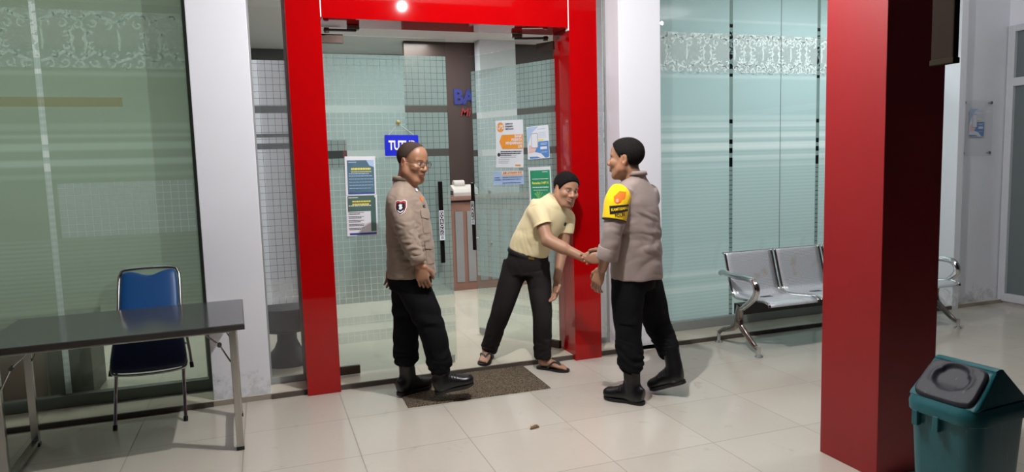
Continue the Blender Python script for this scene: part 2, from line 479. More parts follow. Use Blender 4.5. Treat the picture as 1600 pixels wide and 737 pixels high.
RA = math.radians(-61.2)            # right leaf swung into the lobby: local x runs from the free edge to the hinge
DRW = 0.915
RO = Vector((1.765-DRW*math.cos(RA), 1.385-DRW*math.sin(RA), 0))
dr = door(2, DRW, RO, RA, 'right glass door leaf swung open into the lobby, covered in notices', DRW)
# ------------------------------------------------------------------ door hardware
def handle(par, x, sticker, z0, z1, sz0, sz1, out=-.055):
    h = obj('pull_handle', B(x-.016, x+.016, out, out+.018, z0, z1, bev=.003), simple('dark_handle_bar', srgb(38, 34, 34), .22, .7), par)
    for z in (z0+.10, z1-.10): obj('standoff', T([(x, out+.016, z), (x, .0, z)], .009, n=10), M['steel'], h, True)
    bm = B(x-.019, x+.019, out-.0012, out-.0002, sz0, sz1)
    st = obj('push_pull_sticker', bm, M['paper'], par)
    bm = B(x-.014, x+.014, out-.0017, out-.0012, sz0+.036, sz1-.008)
    obj('black_field', bm, M['black'], st)
    bm = bmesh.new(); n = len(sticker); H = sz1-sz0-.048
    for i, ch in enumerate(sticker):
        text_bm(bm, ch, H/n*1.12, x, sz1-.012-H*(i+.5)/n, out-.0022, 'CENTER', .0006)
    obj('sticker_lettering', bm, M['paper'], st)
    obj('sticker_mark', B(x-.010, x+.010, out-.0017, out-.0012, sz0+.008, sz0+.03), M['greyprint'], st)
handle(dl, .806, 'DORONG', .815, 1.42, .985, 1.205)
handle(dr, .035, 'TARIK', .795, 1.38, 1.02, 1.22)
for z in (1.30, .86): obj('glass_stud', T([(.20, -.004, z), (.20, -.02, z)], .014, n=14), M['alu'], dr, True)

# closers above the leaves
def closer(loc, rz, label, L=.30):
    t = thing('door_closer', label, 'door closer', loc, rz, 'door closers under the red header')
    obj('arm', B(0, L, -.02, .02, .0, .012, bev=.003), M['black'], t)
    obj('arm_bracket', B(L-.06, L+.02, -.028, .028, .012, .042, bev=.004), M['aludark'], t)
    obj('pivot', lathe(bmesh.new(), [(.018, -.012), (.018, .02)], 16, Matrix.Translation((0.02, 0, 0))), M['aludark'], t, True)
closer((.05, 1.36, 2.476), 0, 'dark door closer arm under the red header above the closed leaf', .22)
closer((1.72, 1.375, 2.474), PI-0.25, 'dark door closer arm under the red header above the open leaf', .26)

# ------------------------------------------------------------------ notices
def notice(name, par, x0, x1, z0, z1, label, tilt=0.0, y=-.0006, cat='notice', group=None, mat='paper'):
    w, h = x1-x0, z1-z0
    c = Vector((x0, y, z0)); c.rotate(Euler((0, 0, par.rotation_euler.z)))
    t = thing(name, label, cat, Vector(par.location)+c, par.rotation_euler.z, 'notices taped to the glass doors')
    t.rotation_euler = Euler((0, tilt, par.rotation_euler.z))
    bm = bmesh.new()
    # a sheet with very slightly curled corners
    nx, nz = 8, 10; vs = {}
    for i in range(nx+1):
        for j in range(nz+1):
            u, v = i/nx, j/nz
            curl = .004*(max(0, abs(u-.5)*2-.7)/.3)**2*(max(0, abs(v-.5)*2-.7)/.3)**2
            vs[i, j] = bm.verts.new((u*w, -curl, v*h))
    for i in range(nx):
        for j in range(nz): bm.faces.new((vs[i, j], vs[i+1, j], vs[i+1, j+1], vs[i, j+1]))
    obj('sheet', bm, M[mat], t, 'all')
    t['w'] = w; t['h'] = h
    return t, w, h
def rect(bm, x0, x1, z0, z1, y=-.001): box(bm, x0, x1, y-.0004, y, z0, z1)
def lines(bm, x0, x1, ztop, n, dz, th, y=-.0015, jag=.25, gap=True, seed=1):
    """rows of unreadable small print, broken into words"""
    R = random.Random(seed)
    for i in range(n):
        z = ztop-i*dz; x = x0; e = x1-R.random()*jag*(x1-x0)
        while x < e:
            l = (0.05+R.random()*.10)*(x1-x0)
            rect(bm, x, min(e, x+l), z-th, z, y); x += l+.018*(x1-x0)

# deposit-insurance notice, on the open leaf
X = lambda d: DRW-d
t, w, h = notice('notice_sheet', dr, X(.636), X(.332), 1.506, 1.893, 'white notice with orange arrow banner on the open glass door, the largest sheet there', .02)
bm = bmesh.new()
bm.faces.new([bm.verts.new((.055+.040*math.cos(a), -.0012, h-.055+.040*math.sin(a))) for a in [2*PI*k/28 for k in range(28)]])
obj('logo_disc', bm, M['orange'], t); bm = bmesh.new()
pts = [(w-.004, h-.118), (.068, h-.118), (.042, h-.175), (.072, h-.235), (w-.004, h-.235)]
prism(bm, pts, 'y', -.0014, -.0010); obj('arrow_banner', bm, M['orange'], t)
bm = bmesh.new(); rect(bm, w-.09, w-.03, .012, .024); obj('corner_strip', bm, M['orange'], t)
bm = bmesh.new(); text_bm(bm, 'LPS', .050, .055, h-.055, -.0018, 'CENTER', .0012, xs=.95); obj('logo_lettering', bm, M['paper'], t); bm = bmesh.new()
for i, s_ in enumerate(('BANK', 'PESERTA', 'PENJAMINAN', 'LPS')): text_bm(bm, s_, .030, w-.012, h-.134-i*.0275, -.002, 'RIGHT', .0010, xs=1.0)
obj('banner_lettering', bm, M['paper'], t)
bm = bmesh.new()
for i, s_ in enumerate(('LEMBAGA', 'PENJAMIN', 'SIMPANAN')): text_bm(bm, s_, .019, .108, h-.030-i*.021, -.0018, 'LEFT', .0001)
lines(bm, .055, w-.02, h-.252, 1, .02, .008, seed=3, jag=0); lines(bm, .055, w-.02, h-.268, 1, .02, .008, seed=5, jag=.05)
lines(bm, .05, .05+.14, .118, 2, .014, .005, seed=4)
bm.faces.new([bm.verts.new((.033+.016*math.cos(a), -.0012, .105+.016*math.sin(a))) for a in [2*PI*k/20 for k in range(20)]])
obj('dark_lettering', bm, M['darkprint'], t)
bm = bmesh.new(); lines(bm, .05, w-.06, h-.288, 2, .013, .004, seed=8); lines(bm, .03, .17, .07, 3, .015, .004, seed=9)
obj('grey_lettering', bm, M['greyprint'], t)

# phone leaflet: used on the leaf and again in the acrylic holder
def leaflet_art(t, w, h):
    bm = bmesh.new()
    prism(bm, [(.004, h*.98), (w*.55, h*.98), (w*.22, h*.80), (.08*w, h*.55), (.004, h*.45)], 'y', -.0012, -.0008)
    obj('pale_blue_print', bm, M['bluelight'], t)
    bm = bmesh.new()
    prism(bm, [(w*.98, h*.52), (w*.52, h*.52), (w*.45, h*.36), (w*.34, h*.22), (w*.62, h*.16), (w*.80, h*.02), (w*.98, h*.02)], 'y', -.0012, -.0008)
    prism(bm, [(.02*w, .02*h), (w*.60, .02*h), (w*.45, .07*h), (.02*w, .08*h)], 'y', -.0012, -.0008)
    obj('blue_print', bm, M['blueprint'], t)
    bm = bmesh.new(); prism(bm, rrect(w*.35, h*.56, w*.30, h*.46, w*.04), 'y', -.0022, -.0014)
    ph = obj('phone_picture', bm, simple('phone_outline', srgb(150, 152, 170), .5), t)
    bm = bmesh.new(); prism(bm, rrect(w*.35, h*.56, w*.26, h*.42, w*.03), 'y', -.0028, -.0022)
    obj('phone_screen', bm, M['paper'], ph)
    bm = bmesh.new(); prism(bm, [(w*.06, h*.20), (w*.30, h*.22), (w*.44, h*.34), (w*.40, h*.40), (w*.22, h*.34), (w*.14, h*.44), (w*.08, h*.42)], 'y', -.0018, -.0012)
    obj('hand_picture', bm, simple('printed_hand', srgb(226, 186, 184), .6), t)
    bm = bmesh.new(); lines(bm, w*.55, w*.95, h*.80, 4, h*.05, h*.012, seed=11, y=-.0014); lines(bm, w*.5, w*.9, h*.91, 1, h*.05, h*.02, seed=12, y=-.0014)
    obj('grey_lettering', bm, M['bluelight'], t)
    bm = bmesh.new(); rect(bm, w*.60, w*.90, h*.28, h*.36, -.0016); lines(bm, w*.62, w*.94, h*.47, 2, h*.04, h*.015, seed=13, y=-.0016); lines(bm, w*.62, w*.9, h*.2, 1, h*.04, h*.015, seed=14, y=-.0016)
    obj('white_lettering', bm, M['paper'], t)
    bm = bmesh.new(); rect(bm, w*.52, w*.76, h*.555, h*.59, -.0016); obj('yellow_print', bm, M['yellowprint'], t)
t, w, h = notice('leaflet', dr, X(.282), X(.058), 1.563, 1.823, 'pale blue leaflet picturing a phone on the open glass door', -.03)
leaflet_art(t, w, h)
t, w, h = notice('timetable', dr, X(.673), X(.332), 1.357, 1.470, 'small wide sheet of service hours under the orange bannered notice', -.02, mat='bluelight')
bm = bmesh.new(); rect(bm, w*.30, w*.985, h*.66, h*.97); obj('cream_print', bm, M['cream'], t)
bm = bmesh.new(); text_bm(bm, 'JAM LAYANAN KAS', .026, w*.64, h*.86, -.002, 'CENTER', .0005, xs=.92); obj('red_lettering', bm, M['redprint'], t)
bm = bmesh.new(); lines(bm, w*.32, w*.96, h*.74, 1, .02, .005, seed=21, jag=0); obj('orange_lettering', bm, M['orange'], t)
bm = bmesh.new(); lines(bm, w*.04, w*.27, h*.56, 2, .018, .006, seed=22); lines(bm, w*.31, w*.96, h*.56, 1, .02, .005, seed=23, jag=.0); lines(bm, w*.31, w*.96, h*.40, 2, .028, .005, seed=24, jag=.1)
obj('dark_lettering', bm, M['navyprint'], t)
t, w, h = notice('poster', dr, X(.276), X(.046), 1.225, 1.50, 'green poster with yellow heading on the open glass door behind the bending man', -.02)
bm = bmesh.new(); rect(bm, w*.07, w*.95, h*.02, h*.90); obj('green_print', bm, M['green'], t)
bm = bmesh.new(); text_bm(bm, 'Ramadan 1447 H', .027, w*.51, h*.53, -.002, 'CENTER', .0008, xs=.9)
obj('yellow_lettering', bm, M['yellowprint'], t)
bm = bmesh.new(); lines(bm, w*.16, w*.88, h*.66, 1, .02, .006, seed=31, jag=0, y=-.0018); lines(bm, w*.16, w*.88, h*.42, 1, .02, .008, seed=32, jag=0, y=-.0018); lines(bm, w*.2, w*.84, h*.33, 1, .02, .004, seed=33, jag=0, y=-.0018); lines(bm, w*.62, w*.9, h*.86, 1, .02, .005, seed=34, y=-.0018)
obj('white_lettering', bm, M['paper'], t)
bm = bmesh.new()
for k in range(5):
    a = .4+k*.45; prism(bm, [(w*.45, h*.06), (w*.45+.05*math.cos(a), h*.06+.05*math.sin(a)+.01), (w*.45+.07*math.cos(a+.25), h*.06+.07*math.sin(a+.25))], 'y', -.0018, -.0014)
obj('leaf_print', bm, simple('light_green_print', srgb(120, 190, 110), .6), t)

# two stacked notices on the closed leaf
L0 = .016
t, w, h = notice('notice_sheet', dl, .145-L0, .36-L0, 1.345, 1.618, 'blue green notice with yellow heading on the closed leaf, upper of the two taped there', .015)
bm = bmesh.new(); rect(bm, w*.07, w*.95, h*.02, h*.90); obj('teal_print', bm, M['teal'], t)
bm = bmesh.new(); prism(bm, [(w*.70, h*.90), (w*.95, h*.90), (w*.95, h*.72), (w*.80, h*.76)], 'y', -.0017, -.0012); obj('pale_blue_print', bm, M['bluelight'], t)
bm = bmesh.new(); lines(bm, w*.20, w*.84, h*.70, 1, .02, .014, seed=41, jag=0, y=-.0018); lines(bm, w*.2, w*.86, h*.61, 1, .02, .005, seed=45, jag=0, y=-.0018); obj('yellow_lettering', bm, M['yellowprint'], t)
bm = bmesh.new(); lines(bm, w*.12, w*.9, h*.56, 2, .016, .005, seed=42, y=-.0018); lines(bm, w*.12, w*.92, h*.42, 4, .022, .004, seed=43, y=-.0018, jag=.1); lines(bm, w*.12, w*.4, h*.86, 1, .02, .006, seed=44, y=-.0018)
obj('white_lettering', bm, M['bluelight'], t)
bm = bmesh.new(); rect(bm, w*.07, w*.95, h*.02, h*.06, -.0016); obj('blue_strip', bm, M['navyprint'], t)
t, w, h = notice('notice_sheet', dl, .140-L0, .36-L0, 1.052, 1.343, 'green and white list notice on the closed leaf, lower of the two taped there', .012)
bm = bmesh.new(); rect(bm, w*.05, w*.95, h*.60, h*.985); rect(bm, w*.78, w*.95, h*.10, h*.60); obj('green_print', bm, M['tealdark'], t)
bm = bmesh.new(); rect(bm, w*.05, w*.95, h*.02, h*.07); obj('blue_strip', bm, M['navyprint'], t)
bm = bmesh.new(); lines(bm, w*.2, w*.82, h*.86, 2, .020, .010, seed=51, jag=.2, y=-.0018); obj('yellow_lettering', bm, M['yellowprint'], t)
bm = bmesh.new()
for i in range(5): rect(bm, w*.06, w*.56, h*(.565-.095*i), h*(.575-.095*i), -.0018); lines(bm, w*.07, w*.55, h*(.545-.095*i), 1, .01, .005, seed=52+i, y=-.0018)
obj('dark_lettering', bm, M['darkprint'], t)
bm = bmesh.new(); lines(bm, w*.08, w*.92, h*.75, 1, .02, .006, seed=58, y=-.0018); lines(bm, w*.08, w*.4, h*.95, 1, .02, .006, seed=59, y=-.0018); obj('white_lettering', bm, M['paper'], t)

# TUTUP plate hung inside the closed leaf on a cord from a suction hook
t = thing('closed_sign', 'blue plate reading TUTUP hung on the closed glass leaf', 'sign', (.435, 1.392, 1.615))
t.rotation_euler = (0, .02, 0)
w, h = .245, .150
bm = bmesh.new(); prism(bm, rrect(w/2, h/2, w, h, .008), 'y', 0, .004); obj('plate', bm, M['signblue'], t)
bm = bmesh.new(); text_bm(bm, 'TUTUP', .092, w/2, h/2-.002, -.001, 'CENTER', .0030, xs=.66); obj('white_lettering', bm, M['signwhite'], t)
obj('cord', T([(.03, .002, h), (w/2-.02, .002, h+.085), (w-.03, .002, h)], .0012, n=6), M['paper'], t)
obj('suction_hook', lathe(bmesh.new(), [(.018, -.006), (.016, .0), (.006, .004), (.004, .014)], 16, Matrix.Translation((w/2-.02, .001, h+.09))@Matrix.Rotation(PI/2, 4, 'X')), simple('yellowed_rubber', srgb(150, 140, 90), .4), t, True)

# ------------------------------------------------------------------ big frosted windows
def ornament(bm, x0, x1, z0, z1, seed, y=-.001):
    """filigree frieze: zigzag crests, hooked scrolls and a middle figure in each bay"""
    R = random.Random(seed)
    def strip(pts, w):
        pts = [np.array(p) for p in pts]
        L, Rr = [], []
        for i, p in enumerate(pts):
            tt = pts[min(i+1, len(pts)-1)]-pts[max(i-1, 0)]; tt = tt/(np.linalg.norm(tt)+1e-9); n = np.array([-tt[1], tt[0]])
            k = w*(0.45+0.55*math.sin(PI*(i+.5)/len(pts)))
            L.append(bm.verts.new((p[0]+n[0]*k, y, p[1]+n[1]*k))); Rr.append(bm.verts.new((p[0]-n[0]*k, y, p[1]-n[1]*k)))
        for i in range(len(pts)-1): bm.faces.new((L[i], L[i+1], Rr[i+1], Rr[i]))
    def scroll(cx, cz, r, a0, turns, sgn, w):
        n = 16
        strip([(cx+r*(1-.75*i/n)*math.cos(a0+sgn*turns*2*PI*i/n), cz+r*(1-.75*i/n)*math.sin(a0+sgn*turns*2*PI*i/n)) for i in range(n+1)], w)
    H = z1-z0; bay = .36; nb = max(1, round((x1-x0)/bay)); bay = (x1-x0)/nb
    for b in range(nb):
        xa = x0+b*bay; xc = xa+bay/2
        for (zb, s) in ((z1-.14*H, 1), (z0+.16*H, 1)):
            strip([(xa, zb-s*.05*H), (xa+bay*.16, zb+s*.02*H), (xa+bay*.30, zb+s*.12*H), (xc, zb-s*.03*H)], .011)
            strip([(xa+bay, zb-s*.05*H), (xa+bay*.84, zb+s*.02*H), (xa+bay*.70, zb+s*.12*H), (xc, zb-s*.03*H)], .011)
            for k in range(5):
                cx = xa+bay*(.1+.2*k)
                scroll(cx, zb-s*.09*H+R.uniform(-.01, .01), .030, R.uniform(0, 6), .9, R.choice((-1, 1)), .007)
                scroll(cx+.03, zb+s*.05*H+R.uniform(-.01, .01), .022, R.uniform(0, 6), .8, R.choice((-1, 1)), .006)
            for k in range(4):
                cx = xa+bay*(.2+.2*k); strip([(cx-.015, zb+.14*H*s), (cx, zb+.09*H*s), (cx+.018, zb+.15*H*s)], .006)
        # middle figure
        zc = (z0+z1)/2
        for sg in (-1, 1):
            strip([(xc+sg*.028, zc-.20*H), (xc+sg*.045, zc-.08*H), (xc+sg*.03, zc+.02*H), (xc+sg*.05, zc+.12*H), (xc+sg*.02, zc+.20*H)], .012)
            scroll(xc+sg*.075, zc-.12*H, .028, 1.2, .8, sg, .008); scroll(xc+sg*.07, zc+.10*H, .022, 4.2, .8, -sg, .007)
        strip([(xa+.012, zc-.18*H), (xa+.018, zc), (xa+.012, zc+.18*H)], .008)
        for k in range(6): 
            cx = xa+bay*(k+.5)/6; strip([(cx-.016, z0-.02), (cx, z0+.018), (cx+.016, z0-.02)], .006)

def big_window(n, x0, x1, joints, film, label, zorn, orn_mat, glass, y=1.50, frame_mat='alu', joint_style='dark'):
    r = thing('window_%d' % n, label, 'window', (x1, y, 0), kind='structure')
    edges = [x0]+joints+[x1]
    for a, b in zip(edges, edges[1:]):
        ga = .0 if a == x0 else .018; gb = .0 if b == x1 else .018
        p = obj('pane', B(a-x1+.002, b-x1-.002, 0, .010, .10, 3.2), glass, r)
        bm = bmesh.new(); bm.faces.new([bm.verts.new(q) for q in ((a-x1+ga, .013, .10), (b-x1-gb, .013, .10), (b-x1-gb, .013, 3.2), (a-x1+ga, .013, 3.2))])
        obj('frosted_film', bm, film, r)
        bm = bmesh.new(); ornament(bm, a-x1+ga+.005, b-x1-gb-.005, zorn[0], zorn[1], int(a*100), .0145)
        obj('filigree_frieze', bm, orn_mat, r)
    for j in joints:
        xj = j-x1
        bm = bmesh.new(); bm.faces.new([bm.verts.new(q) for q in ((xj-.018, .0135, .10), (xj+.018, .0135, .10), (xj+.018, .0135, 3.2), (xj-.018, .0135, 3.2))])
        if joint_style == 'dark':
            obj('joint_tape', bm, M['joint'], r)
        else:
            obj('joint_tape', bm, M['joint_reflection'], r)
    bm = bmesh.new(); box(bm, x0-x1, 0, -.03, .035, STEP, .115, bev=.003)
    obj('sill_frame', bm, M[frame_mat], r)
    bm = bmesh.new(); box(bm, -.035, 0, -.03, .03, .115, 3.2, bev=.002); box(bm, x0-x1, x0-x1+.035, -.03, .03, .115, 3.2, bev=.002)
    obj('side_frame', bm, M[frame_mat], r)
    return r
def joint_dark(x, z, vec, nt):
    marks = stripes(z, [(2.655, 2.685, 1), (2.235, 2.262, 1), (1.83, 1.865, 1), (1.65, 1.69, 1), (1.57, 1.615, 1), (1.45, 1.53, 1)])
    orn = z.band(2.30, 2.62)*noise(nt, vec, 26, 2, .5, 1.5).gt(.52)
    lad = z.lt(1.44)*(z/.043).frac().gt(.86)*.8
    dark = marks.gt(.5).mx(orn).mx(lad)
    c = mixc(nt, dark, srgb(128, 150, 148), srgb(14, 18, 18))
    return (z.gt(-9)*.97, c)
M['joint'] = filmmat('joint_tape_dark', joint_dark, srgb(100, 120, 118), .35)
def joint_reflection(x, z, vec, nt):  # joint itself is dark; the whitish colour paints a reflection on it
    marks = stripes(z, [(2.18, 2.21, 1), (1.74, 1.80, 1), (1.66, 1.70, 1), (1.57, 1.62, 1)]).gt(.5)
    orn = z.band(2.28, 2.62)*noise(nt, vec, 26, 2, .5, 1.5).gt(.46)
    lad = z.lt(2.1)*(z/.043).frac().gt(.5)*.25
    c = mixc(nt, marks.mx(orn).mx(lad), srgb(206, 214, 210), srgb(250, 250, 252))
    return (z.gt(-9)*.97, c)
M['joint_reflection'] = filmmat('joint_tape_reflection', joint_reflection, srgb(160, 175, 168), .35)
big_window(3, 2.605, 5.825, [3.515, 4.475, 5.2], M['film_right'], 'wide pale teal frosted shop window behind the steel bench', (2.27, 2.60), M['ornament'], M['glass'], y=1.52)
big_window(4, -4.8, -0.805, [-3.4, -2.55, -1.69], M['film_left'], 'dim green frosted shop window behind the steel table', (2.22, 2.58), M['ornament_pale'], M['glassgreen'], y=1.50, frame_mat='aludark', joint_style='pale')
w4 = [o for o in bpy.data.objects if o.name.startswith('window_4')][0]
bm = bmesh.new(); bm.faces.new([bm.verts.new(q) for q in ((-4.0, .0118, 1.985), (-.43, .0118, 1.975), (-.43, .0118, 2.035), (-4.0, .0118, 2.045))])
obj('ochre_reflection_strip', bm, filmmat('ochre_reflection', lambda x, z, v, nt: z.gt(-9)*.36, srgb(186, 156, 50), .4), w4)  # ochre reflection of something outside, painted as a strip on the glass
# butt joint in the right window
bm = B(4.036, 4.040, 1.517, 1.5195, .115, 3.2)
struct('trim_2', bm, M['aludark'], 'thin dark butt joint line in the teal frosted window', 'joint')

# ------------------------------------------------------------------ far right: wall, glazed side wall
struct('wall_right', B(5.915, 6.68, 1.25, 1.40, 0, 3.25), M['white'], 'white wall with the acrylic notice holder at far right', 'wall')
bm = bmesh.new(); box(bm, 6.545, 6.68, -2.6, 1.25, 2.72, 3.25); box(bm, 6.545, 6.68, -2.6, 1.25, 0, .02)
struct('wall_side', bm, M['white'], 'white wall above the glazed side window at the right edge', 'wall')
r = thing('window_5', 'white framed window in the side wall at the right edge', 'window', (6.545, 1.24, 0), kind='structure')
bm = bmesh.new()
box(bm, -.03, .05, -.07, .0, .02, 2.72, bev=.003); box(bm, -.03, .05, -3.8, -.07, .02, .10, bev=.003); box(bm, -.03, .05, -3.8, -.07, 2.66, 2.72, bev=.003)
box(bm, -.03, .05, -3.8, -.07, 2.14, 2.22, bev=.003); box(bm, -.03, .05, -1.5, -1.43, .10, 2.66)
obj('frame', bm, simple('white_window_frame', srgb(205, 208, 214), .45), r)
obj('pane', B(.005, .015, -3.8, -.07, .10, 2.66), filmmat('grey_window_glass', lambda x, z, v, nt: z.gt(-9)*.85, srgb(140, 150, 152), .3), r)
struct('baseboard_right', B(5.915, 6.545, 1.24, 1.25, 0, .03), M['white'], 'worn lower edge of the white wall at far right', 'baseboard')

# acrylic holder with leaflet
t = thing('acrylic_holder', 'clear acrylic sheet on four steel studs on the far white wall', 'notice holder', (5.885+.03, 1.225, 1.475))
w, h = .415, .54
bm = B(0, w, 0, .004, 0, h, bev=.001); obj('acrylic_sheet', bm, filmmat('clear_acrylic', lambda x, z, v, nt: z.gt(-9)*.10, srgb(214, 216, 222), .3), t)
for sx in (.03, w-.03):
    for sz in (.03, h-.03):
        obj('stud', lathe(bmesh.new(), [(.014, -.008), (.016, 0), (.010, .004), (.010, .026)], 14, Matrix.Translation((sx, 0, sz))@Matrix.Rotation(-PI/2, 4, 'X')), M['steel'], t, True)
holder = t
t = thing('leaflet', 'small pale blue leaflet picturing a phone in the acrylic wall holder', 'notice', (6.03, 1.236, 1.66))
w, h = .205, .275
obj('sheet', B(0, w, 0, .0008, 0, h), M['paper'], t); leaflet_art(t, w, h)

# dark box hung beside the pillar
t = thing('hanging_box', 'dark box hanging beside the red pillar at the top of the picture', 'box', (2.30, -1.48, 1.905))
obj('housing', B(0, .034, -.052, .052, 0, 1.0, bev=.006), simple('dark_brown_casing', srgb(40, 32, 28), .9, spec=.06), t)
obj('end_cap', B(-.003, .037, -.055, .055, -.012, .012, bev=.003), simple('dark_casing_edge', srgb(44, 38, 30), .9, spec=.06), t)
obj('bracket', B(.005, .029, .05, .215, .5, .56, bev=.003), M['black'], t)
# ------------------------------------------------------------------ folding table
M['tabletop'] = simple('dark_speckled_laminate', srgb(66, 66, 68), 0.14, spec=.5, var=.2, nscale=220)
M['tableedge'] = simple('dark_table_edging', srgb(52, 48, 46), .35)
t = thing('folding_table', 'long dark topped folding table with steel legs in front of the green window', 'table', (-1.17, .65, 0), math.radians(2.0))
obj('tabletop', B(-.605, .605, -.395, .395, .700, .722, bev=.003), M['tabletop'], t)
bm = bmesh.new()
box(bm, -.607, .607, -.398, -.392, .690, .7185, bev=.002); box(bm, -.607, .607, .392, .398, .690, .7185, bev=.002)
box(bm, -.609, -.603, -.398, .398, .690, .7185, bev=.002); box(bm, .603, .609, -.398, .398, .690, .7185, bev=.002)
obj('edge_band', bm, M['tableedge'], t)
for y in (-.33, .295): obj('apron_rail', B(-.54, .54, y, y+.035, .668, .70, bev=.002), M['steel'], t)
for s in (-1, 1):
    x = s*.545
    for y in (-.305, .265):
        lg = obj('leg', B(x-.019, x+.019, y-.019, y+.019, .012, .700, bev=.004), M['steel'], t)
        obj('foot_cap', B(x-.021, x+.021, y-.021, y+.021, 0, .022, bev=.003), M['black'], lg)
    bm = bmesh.new(); box(bm, x-.016, x+.016, -.286, .246, .012, .042, bev=.003) if s < 0 else box(bm, x-.016, x+.016, -.286, .246, .10, .128, bev=.003)
    obj('foot_bar' if s < 0 else 'cross_bar', bm, M['steel'], t)
    for y in (-.305, .265):
        br = obj('brace', T([(x-s*.02, y, .50), (x-s*.07, y, .60), (x-s*.15, y, .675)], .009, n=8, flat=(1, .5)), M['steel'], t, True)
        obj('brace_pivot', T([(x-s*.07, y-.014, .60), (x-s*.07, y+.014, .60)], .012, n=10), M['aludark'], br, True)

# ------------------------------------------------------------------ folded blue chair leaning on the glass
def upholstery(c):
    m, nt, out = newmat('blue_vinyl')
    vec, x, y, z = coords(nt)
    principled(nt, out, mixc(nt, noise(nt, vec, 8), tuple(v*.85 for v in c[:3])+(1,), c), .42, 0, .5, noise(nt, vec, 400, 2), .15, .001)
    return m
M['vinyl'] = upholstery(srgb(14, 74, 136)); M['vinyldark'] = upholstery(srgb(10, 26, 64))
lean = math.radians(24.5)
ch = thing('folding_chair', 'folded blue padded chair with chrome frame leaning against the green window', 'chair', (-1.145, .985, 0.0))
ch.rotation_euler = (-lean, 0, 0)          # local z runs up the leaning chair
# back frame: hoop and the long front legs in one tube
hoop = [(-.195, 0, .008), (-.19, 0, .30), (-.183, .008, .62), (-.178, .012, .92), (-.168, .012, .985), (-.14, .012, 1.012), (0, .012, 1.018), (.14, .012, 1.012), (.168, .012, .985), (.178, .012, .92), (.183, .008, .62), (.19, 0, .30), (.195, 0, .008)]
obj('frame', T(spline(hoop, 5), .0105, n=12), M['chrome'], ch, True)
def pad(outline, y0, th, n=1):
    """padded cushion: outline polygon with a soft crown on both faces"""
    bm = bmesh.new(); cx = sum(p[0] for p in outline)/len(outline); cz = sum(p[1] for p in outline)/len(outline)
    rings = []
    for (k, d) in ((0.0, .5), (.35, .5), (.7, .47), (.88, .40), (.97, .22), (1.0, 0), (.97, -.22), (.88, -.40), (.7, -.47), (.35, -.5), (0, -.5)):
        if k == 0: rings.append([bm.verts.new((cx, y0-d*th, cz))])
        else: rings.append([bm.verts.new((cx+(p[0]-cx)*k, y0-d*th, cz+(p[1]-cz)*k)) for p in outline])
    N = len(outline)
    for a, b in zip(rings, rings[1:]):
        for i in range(N):
            j = (i+1) % N
            if len(a) == 1: bm.faces.new((a[0], b[j], b[i]))
            elif len(b) == 1: bm.faces.new((a[i], a[j], b[0]))
            else: bm.faces.new((a[i], a[j], b[j], b[i]))
    return bm
back = spline([(-.168, .70), (-.17, .80), (-.165, .93), (-.155, .985), (-.12, .998), (-.07, .985), (-.03, .968), (0, .964), (.03, .968), (.07, .985), (.12, .998), (.155, .985), (.165, .93), (.17, .80), (.168, .70), (.15, .685), (0, .68), (-.15, .685)], 4, True)
obj('backrest', pad(back, 0, .035), M['vinyl'], ch, 'all')
seat = spline([(-.165, .645), (-.19, .58), (-.215, .42), (-.21, .36), (-.18, .335), (0, .325), (.18, .335), (.21, .36), (.215, .42), (.19, .58), (.165, .645), (.12, .662), (0, .667), (-.12, .662)], 4, True)
se = obj('seat', pad(seat, -.045, .045), M['vinyldark'], ch, 'all')
rim = [(-.205, -.03, .42), (-.212, -.03, .36), (-.18, -.03, .325), (0, -.03, .313), (.18, -.03, .325), (.212, -.03, .36), (.205, -.03, .42)]
obj('seat_rail', T(spline([(-.19, -.03, .58)]+rim+[(.19, -.03, .58)], 5), .008, n=10), M['chrome'], ch, True)
for s in (-1, 1):
    lg = obj('rear_leg', T(spline([(s*.165, .03, .74), (s*.20, .035, .60), (s*.222, .05, .46), (s*.232, .06, .36)], 5), .009, n=10), M['chrome'], ch, True)
    obj('leg_tip', T([(s*.230, .058, .375), (s*.234, .062, .34)], .012, n=12), M['black'], lg, True)
    obj('front_leg_tip', T([(s*.195, 0, -.002), (s*.195, 0, .03)], .0135, n=12), M['black'], ch, True)
obj('rear_leg_bar', T([(-.215, .045, .50), (.215, .045, .50)], .008, n=10), M['chrome'], ch, True)

# ------------------------------------------------------------------ steel bench
def perforated():
    m, nt, out = newmat('perforated_silver_steel')
    vec, x, y, z = coords(nt, 'UV')
    s = .0125
    u = (x/s); v = (y/s); off = v.floor()*0.5
    du = (u+off).frac()-.5; dv = v.frac()-.5
    hole = (du*du+dv*dv).lt(.055)
    v2, X_, Y_, Z_ = coords(nt, 'Object')
    rust = noise(nt, v2, 7, 4).smooth(.60, .75)
    c = mixc(nt, hole, srgb(232, 236, 242), srgb(172, 178, 184))
    c = mixc(nt, rust*.35, c, srgb(190, 165, 110))
    principled(nt, out, c, .34, .45, .5)
    return m
M['perf'] = perforated()
M['castmetal'] = simple('polished_cast_metal', srgb(150, 142, 136), .2, 1.0, var=.05)
bx0, bx1 = 3.10, 5.20
b = thing('waiting_bench', 'silver perforated steel bench with loop armrests in front of the teal window', 'bench', (4.15, .88, 0))
prof = spline([(-.285, .385), (-.27, .408), (-.20, .420), (-.02, .402), (.10, .395), (.155, .415), (.185, .47), (.225, .60), (.262, .725), (.275, .742), (.290, .740)], 5)
pitch = .505; sw = .452
